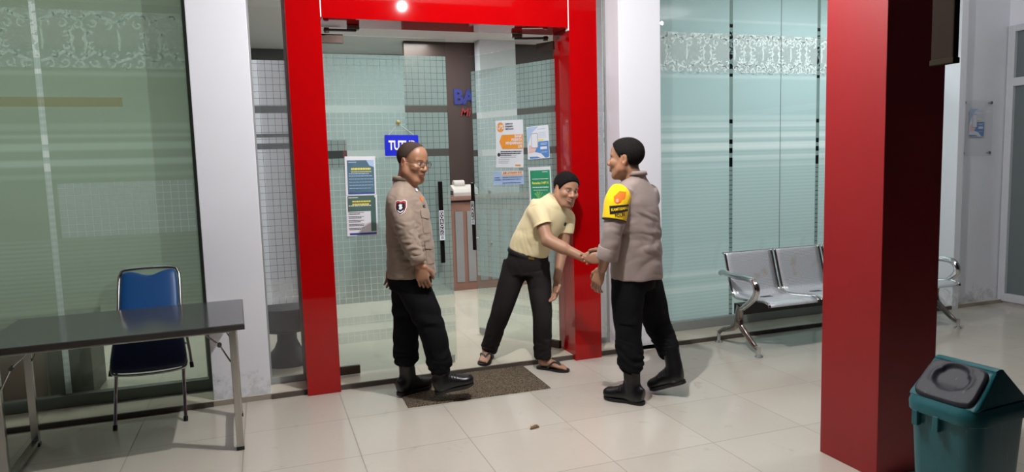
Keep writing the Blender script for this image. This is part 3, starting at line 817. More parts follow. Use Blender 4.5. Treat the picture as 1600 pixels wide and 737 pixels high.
for k in range(4):
    xc = bx0+.075+sw/2+k*pitch-4.15
    bm = bmesh.new(); uvl = bm.loops.layers.uv.new('UVMap')
    nx = 8; L = [0.0]
    for a, c in zip(prof, prof[1:]): L.append(L[-1]+math.hypot(c[0]-a[0], c[1]-a[1]))
    rows = []
    for (py, pz) in prof: rows.append([bm.verts.new((xc-sw/2+sw*i/nx, py, pz)) for i in range(nx+1)])
    for j in range(len(prof)-1):
        for i in range(nx):
            f = bm.faces.new((rows[j][i], rows[j][i+1], rows[j+1][i+1], rows[j+1][i]))
            for lp, (ii, jj) in zip(f.loops, ((i, j), (i+1, j), (i+1, j+1), (i, j+1))): lp[uvl].uv = (sw*ii/nx, L[jj])
    solid(bm, .003)
    s_ = obj('seat_shell', bm, M['perf'], b, 'all')
    bm = bmesh.new()
    for sx in (-1, 1): tube(bm, [(xc+sx*(sw/2+.008), py, pz) for py, pz in prof], .011, n=10)
    tube(bm, [(xc-sw/2-.008, .290, .740), (xc+sw/2+.008, .290, .740)], .010, n=10)
    obj('edge_tube', bm, M['chrome'], s_, True)
    obj('seat_clip', B(xc-.05, xc+.05, -.03, .06, .372, .400, bev=.004), M['black'], b)
obj('beam', B(bx0-4.15-.01, bx1-4.15+.01, -.03, .045, .285, .372, bev=.004), M['black'], b)
for xe in (bx0, bx1):
    x = xe-4.15
    bm = bmesh.new()
    tube(bm, spline([(x, -.02, .36), (x, -.015, .28), (x, -.03, .205), (x, -.10, .145), (x, -.20, .075), (x, -.245, .060)], 5), [.034]*5+[.032]*5+[.028]*5+[.024]*5+[.020]*6, n=12, flat=(1, .75))
    tube(bm, spline([(x, -.02, .36), (x, .0, .28), (x, .02, .205), (x, .09, .155), (x, .20, .120), (x, .255, .085)], 5), [.034]*5+[.032]*5+[.028]*5+[.022]*5+[.018]*6, n=12, flat=(1, .75))
    lg = obj('leg_frame', bm, M['castmetal'], b, True)
    for y, ht in ((-.245, .085), (.255, .105)):
        obj('foot_pad', lathe(bmesh.new(), [(.030, 0), (.031, .006), (.020, .014), (.013, .02), (.015, .028), (.0155, ht)], 18, Matrix.Translation((x, y, 0))), M['chrome'], lg, True)
    loop = spline([(x, .235, .585), (x, .20, .598), (x, .05, .590), (x, -.10, .590), (x, -.18, .575), (x, -.215, .525), (x, -.20, .465), (x, -.13, .400), (x, -.05, .345), (x, -.01, .325)], 6)
    obj('armrest', T(loop, [.020+.006*math.sin(PI*i/(len(loop)-1)) for i in range(len(loop))], n=12), M['chrome'], b, True)

# ------------------------------------------------------------------ door mat
def matmat():
    m, nt, out = newmat('coir_loop_mat')
    vec, x, y, z = coords(nt)
    n = noise(nt, vec, 120, 4, .7); n2 = noise(nt, vec, 300, 2)
    c = mixc(nt, n.smooth(.35, .65), srgb(52, 44, 36), srgb(132, 118, 100))
    principled(nt, out, c, .95, 0, .1, n2+n, .9, .006)
    return m
R_ = random.Random(3)
bm = bmesh.new(); nx, ny = 80, 46; W, D = .985, .57; vs = {}
for i in range(nx+1):
    for j in range(ny+1):
        ed = min(i, nx-i, j, ny-j)
        wob = R_.uniform(-.002, .002)
        vs[i, j] = bm.verts.new((-W/2+W*i/nx+(wob if ed == 0 else 0), -D/2+D*j/ny+(wob if ed == 0 else 0), (.012+R_.uniform(-.002, .002)) if ed else .001))
for i in range(nx):
    for j in range(ny): bm.faces.new((vs[i, j], vs[i+1, j], vs[i+1, j+1], vs[i, j+1]))
o = obj('doormat', bm, matmat(), None, 'all', loc=(.875, .905, 0.0), rot=(0, 0, math.radians(-1.0)))
tag(o, 'rough brown loop doormat in front of the glass doors', 'doormat')

# dry leaf and crumbs on the floor
bm = bmesh.new()
def leafshape(bm, cx, cy, a, L, w):
    n = 8; up_, dn = [], []
    for i in range(n+1):
        s = i/n; ww = w*math.sin(PI*s)**.8; c, s_ = math.cos(a), math.sin(a)
        zz = .004+.006*math.sin(PI*s)
        up_.append(bm.verts.new((cx+c*L*(s-.5)-s_*ww, cy+s_*L*(s-.5)+c*ww, zz+.006))); dn.append(bm.verts.new((cx+c*L*(s-.5)+s_*ww, cy+s_*L*(s-.5)-c*ww, zz-.002)))
    for i in range(n): bm.faces.new((up_[i], up_[i+1], dn[i+1], dn[i]))
leafshape(bm, 0, 0, .3, .055, .008); leafshape(bm, .02, .012, -.9, .04, .006); leafshape(bm, -.012, .006, 1.5, .03, .005)
solid(bm, .0008)
o = obj('dry_leaf', bm, simple('dry_leaf', srgb(120, 92, 58), .7, var=.4, nscale=60), None, 'all', loc=(.985, -.02, 0))
tag(o, 'small curled dry leaf on the open tiles in front of the doormat', 'leaf')

# ------------------------------------------------------------------ swing top bin
def plastic(name, c, rough=.38):
    m, nt, out = newmat(name)
    vec, x, y, z = coords(nt)
    n = noise(nt, vec, 7, 5); s = noise(nt, vec, 60, 4, .6, mapscale=(1, 1, .15)).smooth(.62, .75)
    col = mixc(nt, n, tuple(v*.85 for v in c[:3])+(1,), tuple(min(1, v*1.12) for v in c[:3])+(1,))
    col = mixc(nt, s*.18, col, srgb(150, 160, 160))
    principled(nt, out, col, rough, 0, .35, n, .05, .004)
    return m
M['bin'] = plastic('teal_plastic', srgb(32, 88, 95)); M['binlid'] = plastic('dark_grey_plastic', srgb(36, 37, 45), .6)
BW, BD, BH = .295, .345, .565
bn = thing('swing_top_bin', 'teal plastic swing top bin with dark flap in front of the red pillar', 'bin', (2.145, -1.765, 0), -1.50)
def rr_loft(bm, secs, n=6):
    rings = []
    for (w, d, r, z) in secs: rings.append([bm.verts.new((p[0], p[1], z)) for p in rrect(0, 0, w, d, r, n)])
    N = len(rings[0])
    for a, c in zip(rings, rings[1:]):
        for k in range(N): bm.faces.new((a[k], a[(k+1) % N], c[(k+1) % N], c[k]))
    bm.faces.new(rings[0][::-1]); bm.faces.new(rings[-1])
    return bm
obj('body', rr_loft(bmesh.new(), [(BW*.78, BD*.76, .05, 0), (BW*.80, BD*.78, .05, .01), (BW*.94, BD*.93, .06, BH-.09), (BW*.95, BD*.94, .06, BH-.05), (BW*.96, BD*.95, .06, BH-.035)]), M['bin'], bn, True)
hood = obj('hood', rr_loft(bmesh.new(), [(BW*.98, BD*.98, .07, BH-.055), (BW*1.03, BD*1.04, .08, BH-.050), (BW*1.04, BD*1.05, .08, BH-.022), (BW*1.02, BD*1.03, .08, BH-.008), (BW*.99, BD*1.0, .07, BH), (BW*.97, BD*.97, .065, BH+.010)]), M['bin'], bn, True)
# gabled hood: ridge along x, sloping faces to -y and +y
RZ = BH+.145; rid = .030
bm = bmesh.new()
x0, x1 = -BW*.475, BW*.475; xt0, xt1 = -BW*.41, BW*.41
yb = BD*.47
base = [(-yb, BH+.004), (-rid, RZ-.008), (-rid*.4, RZ), (rid*.4, RZ), (rid, RZ-.008), (yb, BH+.004)]
A = [bm.verts.new((x0 if z < BH+.01 else xt0, y, z)) for y, z in base]; C = [bm.verts.new((x1 if z < BH+.01 else xt1, y, z)) for y, z in base]
bm.faces.new(A); bm.faces.new(C[::-1])
for i in range(len(base)): bm.faces.new((A[i], C[i], C[(i+1) % len(base)], A[(i+1) % len(base)]))
bmesh.ops.bevel(bm, geom=[e for e in bm.edges if e.calc_length() > .05], offset=.014, segments=3, profile=.5, affect='EDGES')
obj('hood_roof', bm, M['bin'], bn, True)
# dark flap on the -y slope with a moulded push recess
sl = math.atan2(RZ-.008-BH-.004, yb-rid); Ls = math.hypot(RZ-.012-BH, yb-rid)
flm = Matrix.Translation((0, -yb, BH+.004)) @ Matrix.Rotation(sl, 4, 'X')
def flap():
    bm = bmesh.new(); nx, ny = 40, 26; vs = {}
    w0, w1 = BW*.415, BW*.385
    for i in range(nx+1):
        for j in range(ny+1):
            u = i/nx*2-1; v = j/ny
            hw = w0+(w1-w0)*v
            # superelliptic outline
            k = (abs(u)**5+abs(2*v-1)**5)**(1/5) if (abs(u) > 1e-6 or abs(2*v-1) > 1e-6) else 1
            sc = max(abs(u), abs(2*v-1))/max(k, 1e-6)
            X_ = u*sc*hw; Y_ = (.5+(v-.5)*sc)*(Ls*.98)+.006
            z = .0165
            # recess
            d = math.hypot(u/.60, (v-.58)/.34)
            t_ = max(0, min(1, (1.05-d)/.22)); t_ = t_*t_*(3-2*t_)
            z -= .0125*t_*(1 if v > .45 else max(0, (v-.18)/.27))
            lip = math.exp(-((d-1.08)/.10)**2)*(.004 if v > .40 else .0); z += lip
            ed = max(abs(u), abs(2*v-1)); 
            if ed > .94: z -= .014*((ed-.94)/.06)**2
            vs[i, j] = bm.verts.new((X_, Y_, z))
    for i in range(nx):
        for j in range(ny): bm.faces.new((vs[i, j], vs[i+1, j], vs[i+1, j+1], vs[i, j+1]))
    bmesh.ops.transform(bm, matrix=flm, verts=bm.verts[:])
    return bm
obj('swing_flap', flap(), M['binlid'], bn, 'all')
for x in (-.085, .0):
    obj('latch', B(x-.012, x+.012, -BD*.5-.012, -BD*.47, BH-.105, BH-.045, bev=.003), M['bin'], bn)

# ------------------------------------------------------------------ lobby
t = thing('reception_counter', 'reddish brown reception counter with grey panels inside the lobby', 'counter', (2.45, 4.65, STEP))
obj('body', B(-.78, .90, -.28, .28, 0, 1.06, bev=.004), M['counterwood'], t)
obj('counter_top', B(-.82, .93, -.33, .33, 1.085, 1.125, bev=.005), M['counterwood'], t)
obj('shadow_gap', B(-.76, .88, -.26, .26, 1.06, 1.085), M['black'], t)
for k in range(11): obj('front_panel', B(-.722+k*.146, -.625+k*.146, -.288, -.278, .10, .95, bev=.002), M['greypanel'], t)
t = thing('desk_printer', 'small off white printer on the reception counter seen between the doors', 'printer', (1.87, 4.52, STEP+1.125))
M['offwhite'] = simple('off_white_plastic', srgb(196, 188, 182), .5)
bm = bmesh.new(); prism(bm, [(-.13, 0), (.13, 0), (.13, .12), (.02, .14), (-.10, .09), (-.13, .05)], 'x', -.14, .17); bmesh.ops.bevel(bm, geom=bm.edges[:], offset=.008, segments=2, profile=.5, affect='EDGES')
obj('housing', bm, M['offwhite'], t)
obj('paper_roll', T([(-.10, .03, .14), (.03, .03, .14)], .055, n=20), M['offwhite'], t, True)
obj('dark_slot', B(-.142, -.136, -.10, .02, .02, .07), M['black'], t)
struct('wall_panel', B(1.42, 5.2, 5.45, 5.55, STEP, 3.15, bev=.003), M['brown'], 'dark brown panelled wall behind the reception counter', 'wall')
struct('column', B(2.36, 2.86, 5.20, 5.42, STEP, 3.15, bev=.003), simple('lobby_column_paint', srgb(205, 205, 210), .6), 'pale column in front of the dark brown lobby wall', 'column')
t = thing('wall_lettering', 'blue raised letters with red script below on the brown lobby wall', 'lettering', (2.035, 5.445, 2.30))
bm = bmesh.new(); text_bm(bm, 'BA', .26, .02, .13, -.004, 'LEFT', .012, xs=.9, ext=.008); obj('blue_letters', bm, simple('blue_letter', srgb(36, 44, 130), .4), t)
bm = bmesh.new(); text_bm(bm, 'Mi', .15, .10, -.07, -.004, 'LEFT', .003, xs=.95, shear=.25, ext=.004); obj('red_script', bm, simple('red_letter', srgb(150, 36, 40), .4), t)
# dark framed board on the pale rear wall, and lobby furniture seen low through the side light
t = thing('wall_board', 'black board with red end on the rear lobby wall left of the brown panelling', 'board', (.30, 6.59, 1.60))
obj('board', B(-.16, .42, -.03, 0, -.05, .34, bev=.004), M['black'], t)
obj('red_end', B(.40, .46, -.034, 0, -.05, .34, bev=.003), simple('dull_red', srgb(110, 36, 36), .5), t)
M['dkgrey'] = simple('dark_grey_fabric', srgb(48, 46, 46), .55, var=.15)
t = thing('pedestal_stool', 'dark round seat on a flared pedestal behind the left side light', 'stool', (-.30, 1.98, STEP))
obj('pedestal', lathe(bmesh.new(), [(.19, 0), (.19, .02), (.165, .05), (.10, .12), (.075, .18), (.075, .24), (.10, .27)], 28), M['dkgrey'], t, True)
obj('seat', lathe(bmesh.new(), [(.20, .27), (.23, .29), (.24, .33), (.24, .42), (.22, .45), (.10, .465)], 28), M['dkgrey'], t, True)
t = thing('low_cabinet', 'reddish brown low cabinet behind the green window at the left edge', 'cabinet', (-2.06, 1.86, STEP))
obj('carcass', B(-.40, .22, -.22, .22, 0, .50, bev=.004), M['counterwood'], t)
obj('dark_front', B(.225, .48, -.18, .22, .0, .55, bev=.004), M['brown'], t)
obj('cabinet_top', B(-.42, .24, -.24, .24, .50, .525, bev=.003), M['brown'], t)
# ------------------------------------------------------------------ signed distance modelling for people and shoes
f32 = np.float32
def unit(v): v = np.asarray(v, f32 if getattr(v, 'dtype', None) == f32 else float); return v/np.linalg.norm(v)
def smin(a, b, k):
    if k <= 0: return np.minimum(a, b)
    h = np.clip(.5+.5*(b-a)/k, 0, 1)
    return b+(a-b)*h-k*h*(1-h)
class Grid:
    def __init__(s, lo, hi, h):
        s.lo = np.array(lo, float); s.h = h
        n = np.ceil((np.array(hi)-s.lo)/h).astype(int)+1
        s.ax = [(s.lo[i]+h*np.arange(n[i])).astype(f32) for i in range(3)]
        s.F = np.full(tuple(n), .2, f32)
    def region(s, lo, hi, m):
        sl = []
        for i in range(3):
            a = int(max(0, math.floor((lo[i]-m-s.lo[i])/s.h))); b = int(min(len(s.ax[i]), math.ceil((hi[i]+m-s.lo[i])/s.h)+1))
            if b <= a: return None, None
            sl.append(slice(a, b))
        P = np.stack(np.meshgrid(*[s.ax[i][sl[i]] for i in range(3)], indexing='ij'), -1)
        return tuple(sl), P
    def add(s, fn, lo, hi, k=.01, m=.03):
        sl, P = s.region(lo, hi, m+k)
        if sl: s.F[sl] = smin(s.F[sl], fn(P).astype(f32), k)
    def cut(s, fn, lo, hi, k=.005, m=.02):
        sl, P = s.region(lo, hi, m+k)
        if sl: s.F[sl] = -smin(-s.F[sl], fn(P).astype(f32), k)
    def isect(s, fn, k=.004):
        P = np.stack(np.meshgrid(*s.ax, indexing='ij'), -1)
        s.F = -smin(-s.F, -fn(P).astype(f32), k)
    def disp(s, fn):
        idx = np.where(np.abs(s.F) < .035)
        P = np.stack([s.ax[i][idx[i]] for i in range(3)], -1)
        s.F[idx] += fn(P).astype(f32)
    # primitives -----------------------------------------------------
    def cone(s, a, b, ra, rb, k=.01):
        a, b = np.array(a, float), np.array(b, float); ba = b-a; L2 = ba@ba; R = max(ra, rb)
        def fn(P):
            t = np.clip(((P-a)@ba)/L2, 0, 1)
            return np.linalg.norm(P-a-t[..., None]*ba, axis=-1)-(ra+(rb-ra)*t)
        s.add(fn, np.minimum(a, b)-R, np.maximum(a, b)+R, k)
    def chain(s, pts, rs, k=.01):
        for i in range(len(pts)-1): s.cone(pts[i], pts[i+1], rs[i], rs[i+1], k if i == 0 else min(k, .008))
    def ell(s, c, r, Rm=None, k=.01, cut=False):
        c = np.array(c, float); r = np.array(r, float); Rm = np.eye(3) if Rm is None else np.array(Rm)
        def fn(P):
            q = (P-c)@Rm
            k0 = np.linalg.norm(q/r, axis=-1); k1 = np.linalg.norm(q/(r*r), axis=-1)+1e-9
            return k0*(k0-1)/k1
        (s.cut if cut else s.add)(fn, c-r.max(), c+r.max(), k)
    def loft(s, secs, k=.01, sub=6, round_=.006, ends=(True, True), power=2.0):
        """secs: (centre, side vector, half width along side, half depth)"""
        fn, lo, hi = loft_fn(secs, sub, round_, ends, power)
        s.add_sparse(fn, lo, hi, k)
    def add_sparse(s, fn, lo, hi, k, m=.03, st=4):
        sl, P = s.region(lo, hi, m+k)
        if not sl: return
        n = P.shape[:3]; c = fn(P[::st, ::st, ::st])
        ix = [np.minimum((np.arange(q)+st//2)//st, c.shape[i]-1) for i, q in enumerate(n)]
        D = c[np.ix_(*ix)].astype(f32); near = np.abs(D) < .03+k+s.h*st
        D[near] = fn(P[near]); s.F[sl] = smin(s.F[sl], D, k)
def loft_fn(secs, sub=6, round_=.006, ends=(True, True), power=2.0):
    c = np.array(spline([q[0] for q in secs], sub), f32); sd = np.array(spline([q[1] for q in secs], sub), f32)
    ab = np.array(spline([(q[2], q[3], 0) for q in secs], sub), f32)[:, :2]
    n = len(c); R = ab.max()
    d0 = unit(c[1]-c[0]); d1 = unit(c[-1]-c[-2])
    def fn(P):
        best = np.full(P.shape[:-1], 9.0, f32); IX = np.zeros(P.shape[:-1], np.int16); D = np.full(P.shape[:-1], 9.0, f32)
        for i in range(n-1):
            ba = c[i+1]-c[i]; L2 = ba@ba
            if L2 < 1e-10: continue
            q = P-c[i]; t = np.clip((q@ba)/L2, 0, 1); q = q-t[..., None]*ba
            dist = np.linalg.norm(q, axis=-1)
            ax = unit(ba); sv = sd[i]-ax*(sd[i]@ax); sv = unit(sv); fv = np.cross(ax, sv)
            a = ab[i, 0]+(ab[i+1, 0]-ab[i, 0])*t; b = ab[i, 1]+(ab[i+1, 1]-ab[i, 1])*t
            u = q@sv; v = q@fv; w = q@ax
            if power == 2.0:
                k0 = np.sqrt((u/a)**2+(v/b)**2); k1 = np.sqrt((u/(a*a))**2+(v/(b*b))**2)+1e-9
                d = k0*(k0-1)/k1
            else:
                k0 = ((np.abs(u)/a)**power+(np.abs(v)/b)**power)**(1/power); d = (k0-1)*np.minimum(a, b)
            m = dist < best
            D = np.where(m, d, D); IX[m] = i; best = np.minimum(best, dist)
        if ends[0]: D = np.where(IX < max(1, (n-1)//2), -smin(-D, ((P-c[0])@d0), round_), D)
        if ends[1]: D = np.where(IX >= (n-1)//2, -smin(-D, -((P-c[-1])@d1), round_), D)
        return D
    return fn, c.min(0)-R, c.max(0)+R

def surface_nets(G):
    F, h = G.F, G.h; S = F < 0; nx, ny, nz = F.shape
    acc = np.zeros((nx-1, ny-1, nz-1), np.int8)
    for i in (0, 1):
        for j in (0, 1):
            for k in (0, 1): acc += S[i:nx-1+i, j:ny-1+j, k:nz-1+k]
    act = (acc > 0) & (acc < 8); ii = np.argwhere(act); N = len(ii)
    ids = np.full(act.shape, -1, np.int32); ids[act] = np.arange(N)
    corner = [(i, j, k) for i in (0, 1) for j in (0, 1) for k in (0, 1)]
    val = np.stack([F[ii[:, 0]+c[0], ii[:, 1]+c[1], ii[:, 2]+c[2]] for c in corner], 1)
    pos = np.zeros((N, 3)); cnt = np.zeros(N)
    for a in range(8):
        for b in range(a+1, 8):
            ca, cb = np.array(corner[a]), np.array(corner[b])
            if np.abs(ca-cb).sum() != 1: continue
            va, vb = val[:, a], val[:, b]; m = (va < 0) != (vb < 0)
            t = np.where(m, va/np.where(m, va-vb, 1), 0)
            pos += np.where(m[:, None], ca+(cb-ca)*t[:, None], 0); cnt += m
    Vt = G.lo+(ii+pos/cnt[:, None])*h
    quads = []
    for ax in range(3):
        s0 = [slice(None)]*3; s1 = [slice(None)]*3; s0[ax] = slice(0, -1); s1[ax] = slice(1, None)
        cr = S[tuple(s0)] != S[tuple(s1)]; e = np.argwhere(cr)
        o1, o2 = [(1, 2), (2, 0), (0, 1)][ax]
        sh = act.shape
        ok = (e[:, o1] > 0) & (e[:, o2] > 0) & (e[:, o1] < sh[o1]) & (e[:, o2] < sh[o2]); e = e[ok]
        def at(d1, d2):
            q = e.copy(); q[:, o1] -= d1; q[:, o2] -= d2
            return ids[q[:, 0], q[:, 1], q[:, 2]]
        Q = np.stack([at(1, 1), at(0, 1), at(0, 0), at(1, 0)], 1)
        neg = S[e[:, 0], e[:, 1], e[:, 2]]
        Q[~neg] = Q[~neg][:, ::-1]
        quads.append(Q)
    return Vt, np.concatenate(quads)
def relax(Vt, Q, it=2, w=.5):
    e = np.concatenate([Q[:, [0, 1]], Q[:, [1, 2]], Q[:, [2, 3]], Q[:, [3, 0]]]); e = np.concatenate([e, e[:, ::-1]])
    n = np.bincount(e[:, 0], minlength=len(Vt))[:, None]
    for _ in range(it):
        s = np.stack([np.bincount(e[:, 0], weights=Vt[e[:, 1], i], minlength=len(Vt)) for i in range(3)], 1)
        Vt = Vt+(s/np.maximum(n, 1)-Vt)*w
    return Vt
def largest(Vt, Q):
    """drop tiny stray islands"""
    lab = np.arange(len(Vt))
    e = np.concatenate([Q[:, [0, 1]], Q[:, [1, 2]], Q[:, [2, 3]], Q[:, [3, 0]]])
    for _ in range(4000):
        m = np.minimum(lab[e[:, 0]], lab[e[:, 1]]); old = lab.copy()
        np.minimum.at(lab, e[:, 0], m); np.minimum.at(lab, e[:, 1], m); lab = lab[lab]
        if (lab == old).all(): break
    u, c = np.unique(lab, return_counts=True)
    big = u[c >= max(60, .02*c.max())]
    keep = np.isin(lab, big); new = np.cumsum(keep)-1
    Q = Q[keep[Q[:, 0]]]
    return Vt[keep], new[Q]
def mesh_from(name, Vt, Q, mat, parent, colors=None):
    me = bpy.data.meshes.new(name)
    me.vertices.add(len(Vt)); me.vertices.foreach_set('co', Vt.astype(f32).ravel())
    me.loops.add(len(Q)*4); me.loops.foreach_set('vertex_index', Q.astype(np.int32).ravel())
    me.polygons.add(len(Q)); me.polygons.foreach_set('loop_start', np.arange(0, len(Q)*4, 4, dtype=np.int32))
    me.polygons.foreach_set('use_smooth', np.ones(len(Q), bool))
    me.update(); me.validate()
    if colors is not None:
        ca = me.color_attributes.new('Col', 'FLOAT_COLOR', 'POINT')
        ca.data.foreach_set('color', np.concatenate([colors, np.ones((len(colors), 1))], 1).astype(f32).ravel())
    me.materials.append(mat)
    o = bpy.data.objects.new(name, me); link(o, parent)
    if parent is not None: o.matrix_parent_inverse = Matrix.Translation(parent.location).inverted()
    return o
def build(name, G, mat, parent, it=2, colfn=None):
    Vt, Q = surface_nets(G); Vt, Q = largest(Vt, Q); Vt = relax(Vt, Q, it)
    return mesh_from(name, Vt, Q, mat, parent, colfn(Vt) if colfn else None)
def bvh_of(o):
    me = o.data
    return BVHTree.FromPolygons([v.co for v in me.vertices], [p.vertices[:] for p in me.polygons])
def put(bm, bvh, origin, xdir, zdir, off, depth=.3):
    """lay a flat drawing (xz plane, in metres) onto a surface: project along the drawing's normal"""
    xd, zd = Vector(xdir).normalized(), Vector(zdir); zd = (zd-xd*zd.dot(xd)).normalized(); nd = zd.cross(xd)   # nd points away from the viewer
    o = Vector(origin); bad = []
    for v in bm.verts:
        x, y, z = v.co
        start = o+xd*x+zd*z-nd*depth*.5
        h = bvh.ray_cast(start, nd, depth)
        if h[0] is None: bad.append(v); continue
        v.co = h[0]-nd*(off-y)
    if bad: bmesh.ops.delete(bm, geom=bad, context='VERTS')
    return bm
def wrinkle(P, fr, amp, seed=0, stretch=(1, 1, 1)):
    R = np.random.RandomState(seed); r = 0; Pp = P*np.array(stretch)
    w = 0
    for i in range(3):
        k = R.randn(3); k /= np.linalg.norm(k); w = w+np.sin((Pp@k)*fr*.55+R.rand()*6)
    for i in range(4):
        k = R.randn(3); k /= np.linalg.norm(k)
        r = r+(1-np.abs(np.sin((Pp@k)*fr*.5+w*.9+R.rand()*6)))*(.6**(i*.5))
    return amp*(r/2.2-.45)
def ball(P, c, r):
    return np.clip(1-np.linalg.norm((P-np.array(c)), axis=-1)/r, 0, 1)

def frame(yaw, pitch=0, roll=0):
    """columns: forward, left, up"""
    m = Matrix.Rotation(math.radians(yaw), 3, 'Z') @ Matrix.Rotation(math.radians(-pitch), 3, 'Y') @ Matrix.Rotation(math.radians(roll), 3, 'X')
    return np.array(m)
class Head:
    def __init__(s, c, yaw, pitch, roll, scale=1.0): s.c = np.array(c, float); s.R = frame(yaw, pitch, roll); s.s = scale
    def w(s, p): return s.c+s.R@(np.array(p, float)*s.s)
    def local(s, P): return ((P-s.c)@s.R)/s.s
    def build(s, G, chub=1.0, smile=0.0):
        R, k = s.R, s.s
        E = lambda c, r, kk=.012, cut=False: G.ell(s.w(c), np.array(r)*k, R, kk*k, cut)
        Cn = lambda a, b, ra, rb, kk=.012: G.cone(s.w(a), s.w(b), ra*k, rb*k, kk*k)
        E((-.014, 0, .048), (.096, .076, .086)); E((.030, 0, .050), (.058, .066, .070), .02)
        E((.036, 0, -.022), (.052, .060*chub, .082), .02)
        for q in (-1, 1):
            Cn((.005, q*.056*chub, -.045), (.056, q*.030*chub, -.090), .022, .020, .022)
            Cn((-.005, q*.060*chub, -.005), (.004, q*.056*chub, -.050), .018, .020, .022)
            E((.060, q*.042*chub, -.014), (.026, .022, .022), .018)      # cheek
            Cn((.080, q*.012, .030), (.066, q*.046, .034), .010, .010, .014)   # brow ridge
        Cn((.057, -.014, -.097), (.057, .014, -.097), .019, .019, .020)
        for q in (-1, 1):
            E((.091, q*.031, .012), (.016, .019, .011), .010, True)      # eye socket
            E((.0735, q*.031, .0105), (.0135, .0155, .0115), .003)       # eyeball and lids
        Cn((.081, 0, .022), (.101, 0, -.018), .0090, .0140, .010)        # nose
        E((.103, 0, -.021), (.012, .0155, .0115), .006)
        for q in (-1, 1): E((.091, q*.0165, -.025), (.012, .0100, .0095), .005)
        for q in (-1, 1): E((.100, q*.0075, -.034), (.005, .0042, .004), .002, True)
        E((.082, 0, -.052), (.016, .026, .020), .014)                    # muzzle
        up_ = .005*smile
        for q in (-1, 1):
            Cn((.0945, 0, -.0505), (.080, q*(.022+.006*smile), -.053+up_), .0062, .0035, .004)
            Cn((.0930, 0, -.0625), (.080, q*(.021+.006*smile), -.056+up_), .0070, .0035, .004)
            G.cut(lambda P: cap(P, s.w((.0985, 0, -.0565-.001*smile)), s.w((.084, q*(.022+.006*smile), -.0545+up_)), (.0016+.0022*smile)*k), s.w((.07, -.04, -.08))-.03, s.w((.11, .04, -.03))+.03, .002)
        for q in (-1, 1):                                                # ears
            Re = R@np.array(Matrix.Rotation(q*math.radians(22), 3, 'Z'))
            G.ell(s.w((-.012, q*.079, .004)), np.array((.019, .0075, .033))*k, Re, .006)
            G.ell(s.w((-.008, q*.0875, .008)), np.array((.011, .006, .020))*k, Re, .004, True)
            G.ell(s.w((-.006, q*.077, -.024)), np.array((.009, .006, .011))*k, Re, .005)
    def colors(s, P, base, lip, brow, hairtone=None, hairline=None, teeth=False, beard=0.0, smile=0.0):
        L = s.local(P); x, y, z = L.T; n = len(P)
        c = np.tile(np.array(base, float), (n, 1)); ay = np.abs(y)
        head = (np.abs(L) < .17).all(1)
        def mixin(m, col):
            m = (m*head)[:, None]; c[:] = c*(1-m)+np.array(col)*m
        ss = lambda v, a, b: np.clip((v-a)/(b-a), 0, 1)
        mixin(.30*np.exp(-(((ay-.040)/.018)**2+((z+.016)/.018)**2))*(x > .05), np.array(base)*np.array((1.15, .85, .80)))
        mixin(.45*np.exp(-((ay/.014)**2+((z+.022)/.012)**2))*(x > .09), np.array(base)*np.array((1.12, .86, .80)))
        mixin(ss(ay, .070, .078)*(x < .02)*(x > -.05)*.35, np.array(base)*np.array((1.12, .82, .76)))
        sm = lambda v, w=.0022: np.clip(.5-v/(2*w), 0, 1)          # soft edged mask from a signed distance
        front = (x > .055)
        # lips, mouth line
        zl = -.0565+.16*ay*ay*10*smile
        mixin(np.minimum(sm(np.abs(z-zl)-(.0088-.22*np.maximum(ay-.006, 0))), sm(ay-.028))*(x > .07), lip)
        mixin(np.minimum(sm(np.abs(z-zl)-.0012-.0010*teeth, .0016), sm(ay-.021))*(x > .07)*(.8 if not teeth else .75), (.46, .40, .37) if teeth else (.07, .025, .02))
        # nostrils
        mixin(sm(np.hypot(ay-.0085, z+.0335)-.0032)*(x > .086), np.array(base)*.28)
        # brows
        zb = .0345-.18*np.maximum(ay-.034, 0)-.05*np.maximum(.034-ay, 0)
        mixin(np.minimum(sm(np.abs(z-zb)-(.0036-.07*np.maximum(ay-.036, 0))), np.minimum(sm(ay-.052), sm(.015-ay)))*front*.85, brow)
        # eyes: lashes, white, iris
        e1 = (np.hypot((ay-.031)/.0165, (z-.0118)/.0070)-1)*.0070; e2 = (np.hypot((ay-.031)/.0125, (z-.0108)/.0040)-1)*.0040
        mixin(sm(e1, .0018)*front, np.array(brow)*.9); mixin(sm(e2, .0012)*front, (.46, .42, .39))
        mixin(np.minimum(sm(e2, .0014), sm(np.hypot(ay-.031, z-.0115)-.0056, .0014))*front, (.020, .012, .008))
        if beard: mixin(beard*ss(-z, .03, .07)*(x > .03)*ss(.11, 0, 0), np.array(base)*.55)
        if hairtone is not None:
            m = ss(hairline(L), -.006, .010)
            mixin(m*.92, hairtone)
        return c
def cap(P, a, b, r):
    ba = b-a; t = np.clip(((P-a)@ba)/(ba@ba), 0, 1)
    return np.linalg.norm(P-a-t[..., None]*ba, axis=-1)-r
